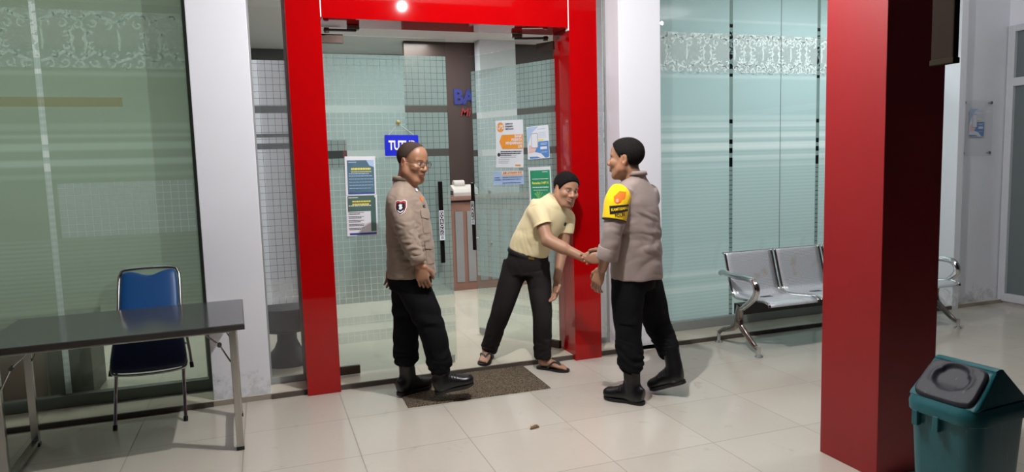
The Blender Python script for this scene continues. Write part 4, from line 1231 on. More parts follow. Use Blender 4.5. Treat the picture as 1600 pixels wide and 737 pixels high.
def hand(G, wrist, d, n, curl=.35, left=True, scale=1.0, k=.006, spread=.16, thumb_curl=.3, curls=None):
    """wrist point, direction of the fingers d, palm normal n (towards which the fingers curl)"""
    d = unit(d); n = np.array(n, float); n = unit(n-d*(n@d)); t = np.cross(d, n)*(-1 if left else 1)   # t: towards the thumb
    w = np.array(wrist, float); S = scale
    G.loft([(w-d*.02*S, t, .026*S, .019*S), (w+d*.015*S, t, .029*S, .017*S), (w+d*.05*S, t, .040*S, .0155*S), (w+d*.085*S, t, .041*S, .0135*S), (w+d*.098*S, t, .036*S, .010*S)], k=.008, sub=4, round_=.008)
    def rot(v, ax, a):
        ax = unit(ax); return v*math.cos(a)+np.cross(ax, v)*math.sin(a)+ax*(ax@v)*(1-math.cos(a))
    bend = np.cross(d, n)
    for i, (off, ln, r) in enumerate(((.029, .042, .0090), (.0098, .047, .0093), (-.0098, .043, .0089), (-.028, .034, .0078))):
        cu = (curls[i] if curls else curl)
        fd = rot(d, n, (1 if left else -1)*spread*(-off/.03)*.5*-1)
        p = w+d*.088*S+t*off*S
        pts = [p-d*.02*S, p]; ang = 0; q = p
        for j, l in enumerate((1.0, .68, .55)):
            ang += cu*(.75, 1.0, .7)[j]; v = rot(fd, bend, ang); q = q+v*ln*l*S; pts.append(q)
        G.chain(pts, [r*S, r*1.03*S, r*.97*S, r*.92*S, r*.80*S], .004)
    p = w+d*.018*S+t*.026*S; v = unit(d*.72+t*.62+n*.28); q1 = p+v*.044*S; v2 = unit(d*.95+t*.18+n*(.25+thumb_curl*.5)); q2 = q1+v2*.032*S; v3 = unit(d*.95-t*.05+n*(.3+thumb_curl*.6)); q3 = q2+v3*.025*S
    G.chain([w+d*.01*S+t*.010*S, p, q1, q2, q3], [.016*S, .0150*S, .0115*S, .0105*S, .0088*S], .008)

def shoe_mats(): pass
def boot(parent, heel, toe, ankle, lift_up, name, mat, solemat, shaft_top=None, w=.050, shaft_r=.055):
    """heel/toe: floor points (bottom of sole); ankle: where the shaft passes; leather upper plus sole"""
    heel, toe = np.array(heel, float), np.array(toe, float); fdir = unit(toe-heel); L = np.linalg.norm(toe-heel)
    upv = unit(np.array(lift_up, float)-fdir*(np.array(lift_up)@fdir)); side = np.cross(upv, fdir)
    A = lambda f, u, s=0: heel+fdir*f*L+upv*u+side*s
    st = np.array(shaft_top if shaft_top is not None else A(.2, .30), float); an = np.array(ankle, float)
    pts = np.array([heel, toe, st, an, A(1, .1), A(0, .1)]); lo, hi = pts.min(0)-.10, pts.max(0)+.10
    hi = np.where(np.arange(3) == 2, hi-.06, hi)
    G = Grid(lo, hi, .0038)
    G.loft([(A(.03, .055), side, .032, .046), (A(.14, .060), side, .039, .052), (A(.36, .064), side, .042, .056), (A(.56, .056), side, .047, .047), (A(.76, .046), side, .051, .038), (A(.91, .041), side, .046, .033), (A(1.0, .034), side, .030, .022)], k=.01, round_=.012)
    G.chain([A(.22, .06), an, st], [.050, shaft_r*.95, shaft_r], .03)
    G.ell(A(.84, .046), np.array((.045, .044, .030)), np.stack([fdir, side, upv], 1), .015)
    for u in range(4):
        a = .40+.07*u; G.cone(A(a, .100-.012*u, -.022), A(a+.01, .100-.012*u, .022), .0035, .0035, .004)
    G.isect(lambda P: .012-((P-heel)@upv), .003)
    G.disp(lambda P: wrinkle(P, 120, .0025, 3)*ball(P, an, .10))
    b = build(name, G, mat, parent, 1)
    # laces over the instep
    bvb = bvh_of(b)
    for u in range(4):
        f_ = .40+.065*u; pts = []
        for q in range(9):
            ang_ = math.radians(-58+116*q/8); dirv = upv*math.cos(ang_)+side*math.sin(ang_)
            o_ = Vector(A(f_, .05)); hit_ = bvb.ray_cast(o_+Vector(dirv)*.20, -Vector(dirv), .20)
            if hit_[0] is not None: pts.append(hit_[0]+Vector(dirv)*.0012)
        if len(pts) > 3: obj('lace', T(pts, .0030, n=6), solemat, b, True)
    # sole
    bm = bmesh.new(); out = []
    prof_ = [(0, .0), (.02, .024), (.10, .036), (.25, .038), (.42, .036), (.60, .047), (.76, .052), (.90, .046), (.98, .030), (1.015, .0)]
    for f, s in prof_: out.append((f, s))
    for f, s in prof_[-2:0:-1]: out.append((f, -s))
    out = spline([(f, s, 0) for f, s, in out], 4, True)
    lay = []
    for u, g in ((0, .94), (.004, 1.0), (.018, 1.0), (.022, .97)): lay.append([bm.verts.new(A(f, u+(.010*max(0, f-.8)/.2 if u < .01 else 0), s*g)) for f, s, _ in out])
    N = len(out)
    for a, c in zip(lay, lay[1:]):
        for i in range(N): bm.faces.new((a[i], a[(i+1) % N], c[(i+1) % N], c[i]))
    bm.faces.new(lay[0][::-1]); bm.faces.new(lay[-1])
    so = obj('sole', bm, solemat, b, True)
    return b
# ------------------------------------------------------------------ people
M['skin'] = skinmat('skin')
M['khaki'] = fabric('khaki_uniform_cloth', srgb(143, 126, 113)); M['khaki2'] = fabric('taupe_uniform_cloth', srgb(146, 131, 126))
M['blackcloth'] = fabric('black_trouser_cloth', srgb(15, 15, 18), var=.2, sheen=0, spec=.12); M['charcoal'] = fabric('charcoal_trouser_cloth', srgb(36, 32, 33), var=.15, sheen=0, spec=.12)
M['creamcloth'] = fabric('cream_shirt_cloth', srgb(234, 219, 176), var=.05)
M['leather'] = simple('black_leather', srgb(13, 13, 15), .33, spec=.4, var=.2); M['rubber'] = simple('black_rubber_sole', srgb(12, 12, 13), .6)
M['hairblack'] = simple('black_hair', srgb(19, 16, 15), .85, spec=.15, var=.6, nscale=250, bump=.8); M['hairbuzz'] = simple('cropped_hair', srgb(62, 50, 45), .9, spec=.1, var=.5, nscale=300, bump=.4)
M['yellowcloth'] = fabric('yellow_armband', srgb(240, 200, 20), var=.04); M['patchblack'] = fabric('black_patch', srgb(20, 20, 28)); M['patchred'] = fabric('red_patch', srgb(150, 44, 40)); M['patchwhite'] = fabric('white_patch', srgb(220, 222, 228)); M['patchorange'] = fabric('orange_patch', srgb(226, 110, 30))
ZP = [-.2, -.05, -.035, -.025, .012, .02, .045, .2]
def hairline_fn(x0, z0, sl, side=0.0):
    def h(L):
        x, y, z = L[..., 0], L[..., 1], L[..., 2]
        d1 = (z-z0-(x-x0)*sl)/math.sqrt(1+sl*sl)
        d2 = z-np.interp(x, ZP, [-.062, -.056, -.03, .036, .036, side, side, side])
        return np.minimum(d1, d2*.8)
    return h
def make_hair(hd, hl, th, mat, parent, tex=.0015, seed=1):
    k = hd.s; lo, hi = hd.c-.15, hd.c+.19
    G = Grid(lo, hi, .0034)
    E = lambda c, r, kk: G.ell(hd.w(c), (np.array(r)+th)*k, hd.R, kk*k)
    E((-.014, 0, .048), (.096, .076, .086), .012); E((.030, 0, .050), (.058, .066, .070), .02)
    G.isect(lambda P: -hl(hd.local(P))*k, .006)
    G.disp(lambda P: tex*np.sin(P[..., 0]*900+np.sin(P[..., 2]*500)*2)*np.sin(P[..., 1]*800)+wrinkle(P, 260, tex, seed))
    return build('hair', G, mat, parent, 1)
def collar(parent, c, f, rad, mat, zs=.03, up=(0, 0, 1), drop=.030, open_=12, name='collar'):
    """stand and fall shirt collar around the neck"""
    c = np.array(c); u = unit(up); f = unit(np.array(f)-u*(np.array(f)@u)); l = np.cross(u, f)
    bm = bmesh.new(); rows = []
    for i in range(61):
        a = math.radians(open_+(360-2*open_)*i/60); near = min(a, 2*PI-a)
        pt = drop+.030*math.exp(-((math.degrees(near)-26)/16)**2)
        dip = -.022*math.exp(-(near/.7)**2)
        rw = []
        for (r, z) in ((rad*.98, -.012), (rad*.96, zs*.6), (rad*.98, zs), (rad*1.05, zs*1.06), (rad*1.10, zs*.8), (rad*1.09+pt*.13, zs-pt)):
            rw.append(bm.verts.new(c+f*(math.cos(a)*r*1.03)+l*(math.sin(a)*r)+u*(z+dip*(.5 if r < rad*1.1 else 1))))
        rows.append(rw)
    for a, b in zip(rows, rows[1:]):
        for j in range(5): bm.faces.new((a[j], a[j+1], b[j+1], b[j]))
    solid(bm, .0022)
    o = obj(name, bm, mat, parent, 'all'); o.matrix_parent_inverse = Matrix.Translation(parent.location).inverted()
    return o
def applique(name, outline, bvh, o, xd, zd, off, mat, parent, thick=.0012):
    """a cut-out laid on a surface: filled outline, subdivided, projected, with a turned-down rim"""
    bm = bmesh.new(); vs = [bm.verts.new((p[0], 0, p[1])) for p in outline]
    f0 = bm.faces.new(vs); bmesh.ops.triangulate(bm, faces=[f0], ngon_method='EAR_CLIP')
    for _ in range(4):
        es = [e for e in bm.edges if e.calc_length() > .014]
        if not es: break
        bmesh.ops.subdivide_edges(bm, edges=es, cuts=1); bmesh.ops.triangulate(bm, faces=[f for f in bm.faces if len(f.verts) > 3])
    xd_, zd_ = Vector(xd).normalized(), Vector(zd); zd_ = (zd_-xd_*zd_.dot(xd_)).normalized(); nd = zd_.cross(xd_)
    put(bm, bvh, o, xd, zd, off)
    be = [e for e in bm.edges if e.is_boundary]
    r = bmesh.ops.extrude_edge_only(bm, edges=be)
    for v in [g for g in r['geom'] if isinstance(g, bmesh.types.BMVert)]: v.co += nd*thick
    ob = obj(name, bm, mat, parent, True)
    if parent.type == 'EMPTY': ob.matrix_parent_inverse = Matrix.Translation(parent.location).inverted()
    return ob
def rigged(o, parent): o.matrix_parent_inverse = Matrix.Translation(parent.location).inverted(); return o
def bare_foot(G, heel, toe, ankle, right):
    heel, toe = np.array(heel, float), np.array(toe, float); fd = unit(toe-heel); L = np.linalg.norm(toe-heel); sd = np.cross((0, 0, 1), fd)*(1 if right else -1)  # towards the big toe
    A = lambda f, u, s=0: heel+fd*f*L+np.array((0, 0, u))+sd*s
    G.loft([(A(.02, .028), sd, .020, .022), (A(.12, .034), sd, .028, .030), (A(.35, .036), sd, .032, .032), (A(.60, .026), sd, .040, .022), (A(.76, .018), sd, .042, .016), (A(.84, .014), sd, .036, .011)], k=.012, round_=.01)
    G.chain([A(.20, .045), ankle], [.034, .034], .02)
    for i, (s, f, r) in enumerate(((.028, 1.0, .0125), (.009, .985, .0088), (-.006, .955, .0082), (-.020, .915, .0078), (-.032, .865, .0072))):
        G.chain([A(.74, .016, s*.95), A(f-.05, .014, s), A(f-.015, .010, s)], [r*1.1, r, r*.95], .003)
def sandal(parent, heel, toe, right, label=None):
    heel, toe = np.array(heel, float), np.array(toe, float); fd = unit(toe-heel); L = np.linalg.norm(toe-heel); sd = np.cross((0, 0, 1), fd)*(1 if right else -1)
    A = lambda f, u, s=0: heel+fd*f*L+np.array((0, 0, u))+sd*s
    out = spline([(-.06, 0, 0), (-.02, .030, 0), (.12, .038, 0), (.4, .036, 0), (.65, .050, 0), (.88, .052, 0), (1.03, .034, 0), (1.07, .012, 0), (1.03, -.020, 0), (.86, -.048, 0), (.62, -.050, 0), (.4, -.036, 0), (.12, -.038, 0), (-.02, -.030, 0)], 4, True)
    bm = bmesh.new(); lay = [[bm.verts.new(A(f, u, s*g)) for f, s, _ in out] for u, g in ((-.014, .95), (-.011, 1.0), (.001, 1.0), (.003, .97))]; N = len(out)
    for a, b in zip(lay, lay[1:]):
        for i in range(N): bm.faces.new((a[i], a[(i+1) % N], b[(i+1) % N], b[i]))
    bm.faces.new(lay[0][::-1]); bm.faces.new(lay[-1])
    o = rigged(obj('sandal', bm, M['rubber'], parent, True), parent)
    bm = bmesh.new()
    for s in (-1, 1): tube(bm, spline([A(.40, .004, s*.040), A(.50, .038, s*.040), A(.60, .053, s*.022), A(.72, .040, .008+s*.006), A(.79, .020, .017), A(.80, .004, .018)], 5), .0105, n=8, flat=(1, .55))
    obj('strap', bm, simple('grey_black_strap', srgb(48, 52, 56), .4), o, True)
    return o

# ================= officer on the left, walking to the right
def officer_left():
    t = thing('person', 'officer with glasses and shield sleeve patch walking right past the closed door leaf', 'person', (.50, .80, 0))
    l = np.array((.5, .866, 0)); f = np.array((.866, -.5, 0))
    hd = Head((.503, .775, 1.537), -50, -10, -2, 1.04)
    G = Grid((.10, .38, .02), (1.0, 1.25, 1.74), .0036)
    hd.build(G, 1.12, .3)
    G.cone((.456, .805, 1.36), (.484, .79, 1.50), .068, .064, .03)
    G.loft([((.462, .80, .80), l, .13, .11), ((.465, .79, 1.05), l, .145, .12), ((.46, .80, 1.22), l, .15, .11), ((.455, .80, 1.34), l, .135, .08), ((.452, .805, 1.40), l, .08, .06)], k=.03, round_=.02)
    ra = [(.405, .70, 1.315), (.418, .60, 1.09), (.480, .576, .915)]; G.chain(ra, [.05, .042, .028], .03)
    hand(G, (.482, .575, .910), (.16, -.03, -1), (.35, .92, 0), .55, False, 1.02)
    la = [(.51, .905, 1.315), (.475, 1.02, 1.09), (.395, 1.04, .87)]; G.chain(la, [.05, .042, .028], .03)
    hand(G, (.393, 1.04, .865), (-.15, 0, -1), (-.4, -.9, 0), .5, True, 1.0)
    G.chain([(.49, .87, .82), (.442, .895, .44), (.43, .895, .10)], [.08, .055, .034], .03); G.chain([(.43, .895, .09), (.52, .935, .055)], [.032, .024], .02)
    G.chain([(.435, .73, .82), (.555, .645, .48), (.605, .655, .14)], [.08, .055, .034], .03); G.chain([(.605, .655, .13), (.72, .64, .09)], [.032, .024], .02)
    hl = hairline_fn(.052, .100, 1.7, .0)
    base = (.34, .170, .098)
    body = build('body', G, M['skin'], t, 2, lambda P: hd.colors(P, base, (.24, .085, .07), (.035, .022, .018), (.030, .020, .016), hl, False, smile=.3))
    make_hair(hd, hairline_fn(.046, .104, 1.7, .004), .0026, M['hairbuzz'], t, .0006, 2)
    # shirt
    G = Grid((.12, .44, .78), (.82, 1.16, 1.50), .0046)
    G.loft([((.472, .788, .818), l, .182, .157), ((.470, .788, .90), l, .180, .154), ((.468, .79, 1.05), l, .178, .147), ((.463, .795, 1.20), l, .180, .136), ((.455, .80, 1.30), l, .186, .116), ((.452, .805, 1.365), l, .150, .092), ((.452, .806, 1.41), l, .090, .074), ((.453, .806, 1.445), l, .068, .066)], k=.0, sub=5, round_=.008)
    G.loft([((.415, .715, 1.335), f, .066, .062), ((.393, .665, 1.285), f, .070, .066), ((.402, .618, 1.18), f, .064, .062), ((.418, .600, 1.09), f, .060, .058), ((.450, .588, 1.00), f, .055, .053), ((.476, .578, .932), f, .047, .045)], k=.04, round_=.004)
    G.loft([((.505, .90, 1.335), f, .066, .06), ((.52, .945, 1.28), f, .070, .062), ((.50, .99, 1.18), f, .062, .06), ((.475, 1.02, 1.09), f, .058, .056), ((.40, 1.04, .90), f, .044, .044)], k=.025, round_=.004)
    G.disp(lambda P: wrinkle(P, 36, .010, 11, (1, 1, 1.2))*.8+wrinkle(P, 66, .013, 12, (1, 1, 2.2))*(ball(P, (.42, .60, 1.06), .18)+ball(P, (.45, .70, .95), .25)+ball(P, (.45, .72, 1.25), .16)*.6+.15))
    sh = build('shirt', G, M['khaki'], t, 2)
    collar(t, (.455, .806, 1.432), f, .068, M['khaki'])
    bv = bvh_of(sh)
    xr = np.array((.93, -.37, 0)); zr = np.array((.0, .0, 1))
    # sleeve shield patch, drawn in the plane facing the viewer
    S = [(-.034, .036), (-.020, .044), (0, .038), (.020, .044), (.034, .036), (.036, .0), (.026, -.028), (0, -.048), (-.026, -.028), (-.036, 0)]
    o = (.385, .60, 1.275)
    pt = applique('sleeve_patch', S, bv, o, xr, zr, .0015, M['patchwhite'], t)
    applique('patch_border', [(x*.90, z*.90) for x, z in S], bv, o, xr, zr, .0027, M['patchred'], pt)
    applique('patch_field', [(x*.74, z*.74-.004) for x, z in S], bv, o, xr, zr, .0039, M['patchblack'], pt)
    for nm, poly in (('patch_emblem', [(-.013, .012), (-.004, .020), (.010, .016), (.004, .008), (.013, -.002), (.004, -.014), (-.010, -.012), (-.003, -.002)]), ('patch_scroll', [(-.020, -.016), (0, -.028), (.020, -.016), (.017, -.024), (0, -.036), (-.017, -.024)])):
        applique(nm, poly, bv, o, xr, zr, .0051, M['patchwhite'], pt)
    # chest pocket with flap, on the right breast
    xp = np.array((.62, -.78, 0)); xp = np.array((.55, .0, 0))+np.array((.35, -.20, 0)); o = (.575, .66, 1.20)
    xp = np.array((.80, .60, 0))
    pk = applique('chest_pocket', [(-.055, .045), (.055, .045), (.055, -.075), (.045, -.085), (-.045, -.085), (-.055, -.075)], bv, (.575, .68, 1.185), xp, zr, .003, M['khaki'], t, .003)
    applique('pocket_flap', [(-.058, .062), (.058, .062), (.060, .018), (0, .002), (-.060, .018)], bv, (.575, .68, 1.185), xp, zr, .0075, M['khaki'], pk, .003)
    pk = applique('lower_pocket', [(-.055, .045), (.055, .045), (.055, -.075), (.045, -.085), (-.045, -.085), (-.055, -.075)], bv, (.60, .66, .985), xp, zr, .003, M['khaki'], t, .003)
    applique('pocket_flap', [(-.060, .062), (.060, .062), (.062, .018), (0, .006), (-.062, .018)], bv, (.60, .66, .985), xp, zr, .0075, M['khaki'], pk, .003)
    applique('badge', [(-.012, .012), (.012, .014), (.014, -.008), (0, -.016), (-.013, -.008)], bv, (.56, .69, 1.315), xp, zr, .003, M['patchorange'], t, .003)
    applique('name_tag', [(-.016, .008), (.016, .008), (.016, -.010), (-.016, -.010)], bv, (.585, .68, 1.268), xp, zr, .003, M['patchblack'], t, .003)
    applique('collar_pin', [(-.010, .008), (.010, .010), (.008, -.008), (-.010, -.006)], bv, (.520, .72, 1.372), xp, zr, .008, M['patchwhite'], t, .003)
    bm = bmesh.new(); 
    ep = [(-.022, .0), (.022, .0), (.022, .075), (0, .088), (-.022, .075)]
    # cuff
    rigged(obj('cuff', lathe(bmesh.new(), [(.0455, -.024), (.0485, -.024), (.0495, .022), (.047, .026)], 24, Matrix.Translation((.470, .580, .950))@Matrix.Rotation(math.radians(-20), 4, 'Y')), M['khaki'], t, 'all'), t)
    # trousers
    G = Grid((.20, .45, .12), (.80, 1.10, .93), .0048)
    G.loft([((.464, .80, .905), l, .155, .135), ((.462, .80, .82), l, .165, .142), ((.468, .80, .74), l, .150, .135)], k=0, round_=.02)
    G.loft([((.485, .865, .82), f, .105, .10), ((.450, .885, .66), f, .102, .098), ((.440, .895, .47), f, .088, .084), ((.430, .897, .32), f, .086, .084), ((.428, .896, .235), f, .082, .08), ((.430, .893, .195), f, .058, .058)], k=.03)
    G.loft([((.440, .735, .82), f, .105, .10), ((.500, .69, .66), f, .104, .098), ((.556, .645, .48), f, .088, .086), ((.588, .648, .32), f, .084, .082), ((.598, .652, .235), f, .080, .078), ((.603, .655, .195), f, .058, .058)], k=.03)
    G.disp(lambda P: wrinkle(P, 30, .014, 21)*.8+wrinkle(P, 52, .020, 22, (1, 1, 2.5))*(np.clip((.42-P[..., 2])/.2, 0, 1)*.9+ball(P, (.5, .8, .76), .2)*.5))
    tr = build('trousers', G, M['blackcloth'], t, 2)
    bv = bvh_of(tr)
    applique('cargo_pocket', [(-.065, .075), (.065, .075), (.065, -.085), (-.065, -.085)], bv, (.51, .60, .62), xr, zr, .006, M['blackcloth'], t, .008)
    boot(t, (.355, .865, 0), (.600, .968, 0), (.430, .893, .11), (0, 0, 1), 'boot', M['leather'], M['rubber'], (.430, .894, .225), .050, .054)
    boot(t, (.560, .655, .046), (.815, .625, .085), (.602, .655, .15), (-.1, 0, 1), 'boot', M['leather'], M['rubber'], (.603, .655, .235), .050, .054)
    # spectacles
    gl = thing('spectacles', None, None); gl.parent = t; gl.matrix_parent_inverse = Matrix.Translation(t.location).inverted()
    bm = bmesh.new()
    W = lambda p: tuple(hd.w(p))
    ring = lambda q: [W((.108-.010*abs(math.cos(2*PI*k/20)*.5+.5*0), q*.033+.0235*math.cos(2*PI*k/20), .0115+.0175*math.sin(2*PI*k/20))) for k in range(20)]
    for q in (-1, 1): tube(bm, ring(q), .0016, n=6, closed=True)
    tube(bm, [W((.106, -.010, .0175)), W((.109, 0, .020)), W((.106, .010, .0175))], .0014, n=6)
    for q in (-1, 1): tube(bm, [W((.103, q*.0565, .013)), W((.09, q*.072, .014)), W((.0, q*.083, .018)), W((-.012, q*.084, .008))], .0016, n=6)
    fr = obj('frame', bm, simple('spectacle_frame', srgb(70, 58, 50), .3, .8), gl, True)
    bm = bmesh.new()
    for q in (-1, 1): bm.faces.new([bm.verts.new(v) for v in ring(q)])
    obj('lens', bm, glassmat('spectacle_lens', (.96, .97, .98, 1), 1.3), fr)
    t.location.z += .012          # standing on the doormat
    return t
officer_left()

# ================= officer on the right, seen from behind
def officer_right():
    t = thing('person', 'officer with yellow armband seen from behind while shaking hands', 'person', (1.80, .20, 0))
    l = np.array((-.88, -.47, 0)); f = np.array((-.47, .88, 0))
    hd = Head((1.735, .212, 1.532), 136, 2, 0, 1.03)
    G = Grid((1.38, -.05, .0), (2.28, .92, 1.70), .0036)
    hd.build(G, 1.10, 0)
    G.cone((1.790, .20, 1.37), (1.752, .205, 1.47), .068, .064, .03)
    G.loft([((1.80, .22, .80), l, .13, .11), ((1.80, .22, 1.05), l, .145, .12), ((1.795, .21, 1.22), l, .15, .11), ((1.79, .20, 1.34), l, .135, .08), ((1.79, .20, 1.40), l, .08, .06)], k=.03, round_=.02)
    G.chain([(1.655, .14, 1.315), (1.572, .105, 1.06), (1.548, .185, .87)], [.05, .042, .029], .03)
    hand(G, (1.546, .19, .862), (-.26, .28, -.92), (.88, .47, 0), .5, True, 1.02)
    G.chain([(1.92, .285, 1.315), (1.955, .465, 1.07), (1.812, .668, .872)], [.05, .042, .029], .03)
    Pm = np.array((1.748, .700, .862)); nr = np.array((-.5, -.866, 0)); dR = np.array((-.86, .48, -.10))
    hand(G, Pm-nr*.015-unit(dR)*.066, dR, nr, .62, False, 1.0, curls=(.5, .6, .68, .75), thumb_curl=1.0)
    G.chain([(1.73, .18, .80), (1.715, .17, .44), (1.72, .13, .10)], [.08, .055, .034], .03); G.chain([(1.72, .13, .08), (1.655, .225, .05)], [.032, .024], .02)
    G.chain([(1.885, .265, .80), (2.005, .30, .44), (2.035, .145, .20)], [.08, .055, .034], .03); G.chain([(2.035, .145, .18), (1.985, .19, .09)], [.032, .024], .02)
    hl = hairline_fn(.072, .092, 1.35, -.005)
    base = (.36, .19, .115)
    build('body', G, M['skin'], t, 2, lambda P: hd.colors(P, base, (.25, .10, .08), (.03, .02, .018), (.016, .012, .011), hl, False))
    make_hair(hd, hl, .0065, M['hairblack'], t, .0011, 4)
    G = Grid((1.40, -.04, .74), (2.20, .66, 1.50), .0046)
    G.loft([((1.805, .215, .785), l, .186, .158), ((1.805, .215, .88), l, .184, .156), ((1.803, .215, 1.03), l, .186, .150), ((1.798, .21, 1.18), l, .190, .138), ((1.792, .205, 1.29), l, .190, .116), ((1.79, .20, 1.36), l, .152, .092), ((1.79, .20, 1.41), l, .092, .076), ((1.788, .20, 1.445), l, .070, .067)], k=0, sub=5, round_=.008)
    larm = [((1.665, .145, 1.335), f, .066, .064), ((1.622, .118, 1.285), f, .070, .068), ((1.592, .103, 1.18), f, .066, .064), ((1.572, .103, 1.07), f, .062, .060), ((1.563, .115, 1.00), f, .060, .058), ((1.556, .135, .945), f, .060, .058)]
    G.loft(larm, k=.04, round_=.004)
    G.loft([((1.915, .275, 1.335), f, .066, .064), ((1.955, .31, 1.28), f, .068, .064), ((1.962, .38, 1.18), f, .064, .062), ((1.955, .46, 1.08), f, .062, .060), ((1.925, .51, 1.03), f, .060, .058)], k=.05, round_=.004)
    G.disp(lambda P: wrinkle(P, 26, .016, 31, (1, 1, 1.5))*.8+wrinkle(P, 52, .014, 32, (1, 1, 1.8))*(ball(P, (1.85, .10, 1.05), .22)*.9+ball(P, (1.58, .10, 1.0), .16)*.5+.1))
    sh = build('shirt', G, M['khaki2'], t, 2)
    collar(t, (1.788, .20, 1.432), (-.88, .47, 0), .070, M['khaki2'], drop=.024)
    d = unit(np.array(larm[5][0])-np.array(larm[3][0])); z = Vector(-d); q = z.to_track_quat('Z', 'X').to_matrix().to_4x4()
    rigged(obj('cuff', lathe(bmesh.new(), [(.058, -.040), (.0665, -.041), (.0680, -.036), (.0670, .034), (.064, .038), (.060, .034)], 28, Matrix.Translation((1.559, .126, .975))@q), M['khaki2'], t, 'all'), t)
    # armband over shoulder and upper arm
    off = .0065
    G = Grid((1.46, -.04, 1.05), (1.80, .30, 1.46), .0040)
    ab = [((1.715, .168, 1.385), f, .050, .050), ((1.665, .145, 1.335), f, .068+off, .066+off), ((1.622, .118, 1.285), f, .072+off, .070+off), ((1.605, .108, 1.23), f, .070+off, .068+off), ((1.592, .104, 1.175), f, .068+off, .066+off)]
    G.loft(ab, k=0, round_=.004)
    a0 = np.array((1.622, .118, 1.285))
    # only the outer half of the sleeve: cut by a slanting plane against the body
    pn = unit((.80, .36, .40)); pc = np.array((1.680, .130, 1.30))
    G.isect(lambda P: (P-pc)@pn, .006)
    band = build('armband', G, M['yellowcloth'], t, 1)
    bv = bvh_of(band)
    xr = np.array((.90, -.44, 0)); zr = np.array((.06, 0, 1.0))
    o = (1.605, .03, 1.24)
    applique('emblem', [(-.046, .080), (-.010, .112), (.030, .104), (.012, .092), (.026, .086), (.006, .074), (.020, .066), (.0, .058), (-.006, .044), (-.030, .036), (-.046, .050)], bv, o, xr, zr, .002, M['patchorange'], band)
    applique('emblem_heart', [(-.036, .060), (-.024, .070), (-.016, .058), (-.022, .042), (-.034, .046)], bv, o, xr, zr, .0034, simple('pale_pink_patch', srgb(222, 150, 130), .7), band)
    applique('black_field', [(-.074, .024), (.044, .030), (.046, -.010), (-.072, -.026)], bv, o, xr, zr, .002, M['patchblack'], band)
    def letters(nm, s, size, x, z, mat, off, tilt):
        bm = bmesh.new(); text_bm(bm, s, size, 0, 0, 0, 'CENTER', .0005, xs=.82)
        bmesh.ops.subdivide_edges(bm, edges=[e for e in bm.edges if e.calc_length() > .008], cuts=1)
        bmesh.ops.rotate(bm, verts=bm.verts[:], cent=(0, 0, 0), matrix=Matrix.Rotation(tilt, 3, 'Y')); bmesh.ops.translate(bm, verts=bm.verts[:], vec=(x, 0, z))
        put(bm, bv, o, xr, zr, off); obj(nm, bm, mat, band)
    letters('yellow_lettering', 'KAMTIBMAS', .023, -.012, .004, M['yellowcloth'], .0036, -.10)
    letters('black_lettering', 'POLRI', .028, -.012, -.032, M['patchblack'], .0022, -.12)
    # black piping along the lower hem
    dn = unit(np.array(ab[-1][0])-np.array(ab[-2][0])); cc = np.array(ab[-1][0])+dn*.002; sx = unit(np.cross(dn, (1, 0, 0))); sy = np.cross(dn, sx)
    pts = [cc+(sx*math.cos(a)+sy*math.sin(a))*(.0725) for a in [2*PI*k/48 for k in range(48)]]
    pts = [p for p in pts if (p-pc)@pn < .002]
    # keep the arc contiguous
    key = [math.atan2((p-cc)@sy, (p-cc)@sx) for p in pts]; order = sorted(range(len(pts)), key=lambda i: key[i])
    gaps = [(key[order[(i+1) % len(order)]]-key[order[i]]) % (2*PI) for i in range(len(order))]; st = (max(range(len(order)), key=lambda i: gaps[i])+1) % len(order)
    order = order[st:]+order[:st]
    obj('hem_piping', T([pts[i] for i in order], .0035, n=6), M['patchblack'], band, True)
    # trousers
    G = Grid((1.52, -.06, .10), (2.22, .50, .90), .0048)
    G.loft([((1.80, .22, .87), l, .155, .135), ((1.80, .22, .80), l, .165, .145), ((1.80, .22, .72), l, .150, .135)], k=0, round_=.02)
    G.loft([((1.735, .19, .80), f, .108, .102), ((1.722, .185, .64), f, .104, .100), ((1.715, .172, .46), f, .088, .088), ((1.712, .150, .32), f, .084, .084), ((1.714, .138, .235), f, .076, .076), ((1.716, .134, .20), f, .060, .060)], k=.03)
    G.loft([((1.870, .25, .80), f, .108, .102), ((1.935, .275, .64), f, .104, .100), ((2.000, .298, .46), f, .090, .086), ((2.028, .245, .35), f, .084, .080), ((2.034, .205, .285), f, .074, .072), ((2.036, .185, .255), f, .058, .058)], k=.03)
    G.disp(lambda P: wrinkle(P, 30, .014, 41)*.8+wrinkle(P, 52, .020, 42, (1, 1, 2.6))*(np.clip((.46-P[..., 2])/.2, 0, 1)*.9+ball(P, (1.8, .2, .7), .2)*.5))
    tr = build('trousers', G, M['blackcloth'], t, 2)
    bv = bvh_of(tr)
    applique('cargo_pocket', [(-.06, .07), (.06, .07), (.06, -.08), (-.06, -.08)], bv, (1.66, .08, .60), xr, (0, 0, 1), .006, M['blackcloth'], t, .008)
    boot(t, (1.765, .065, 0), (1.605, .290, 0), (1.718, .132, .11), (0, 0, 1), 'boot', M['leather'], M['rubber'], (1.716, .135, .24), .05, .054)
    boot(t, (2.075, .075, .098), (1.935, .265, .008), (2.036, .150, .205), (0, 0, 1), 'boot', M['leather'], M['rubber'], (2.036, .19, .30), .05, .054)
    return t
officer_right()

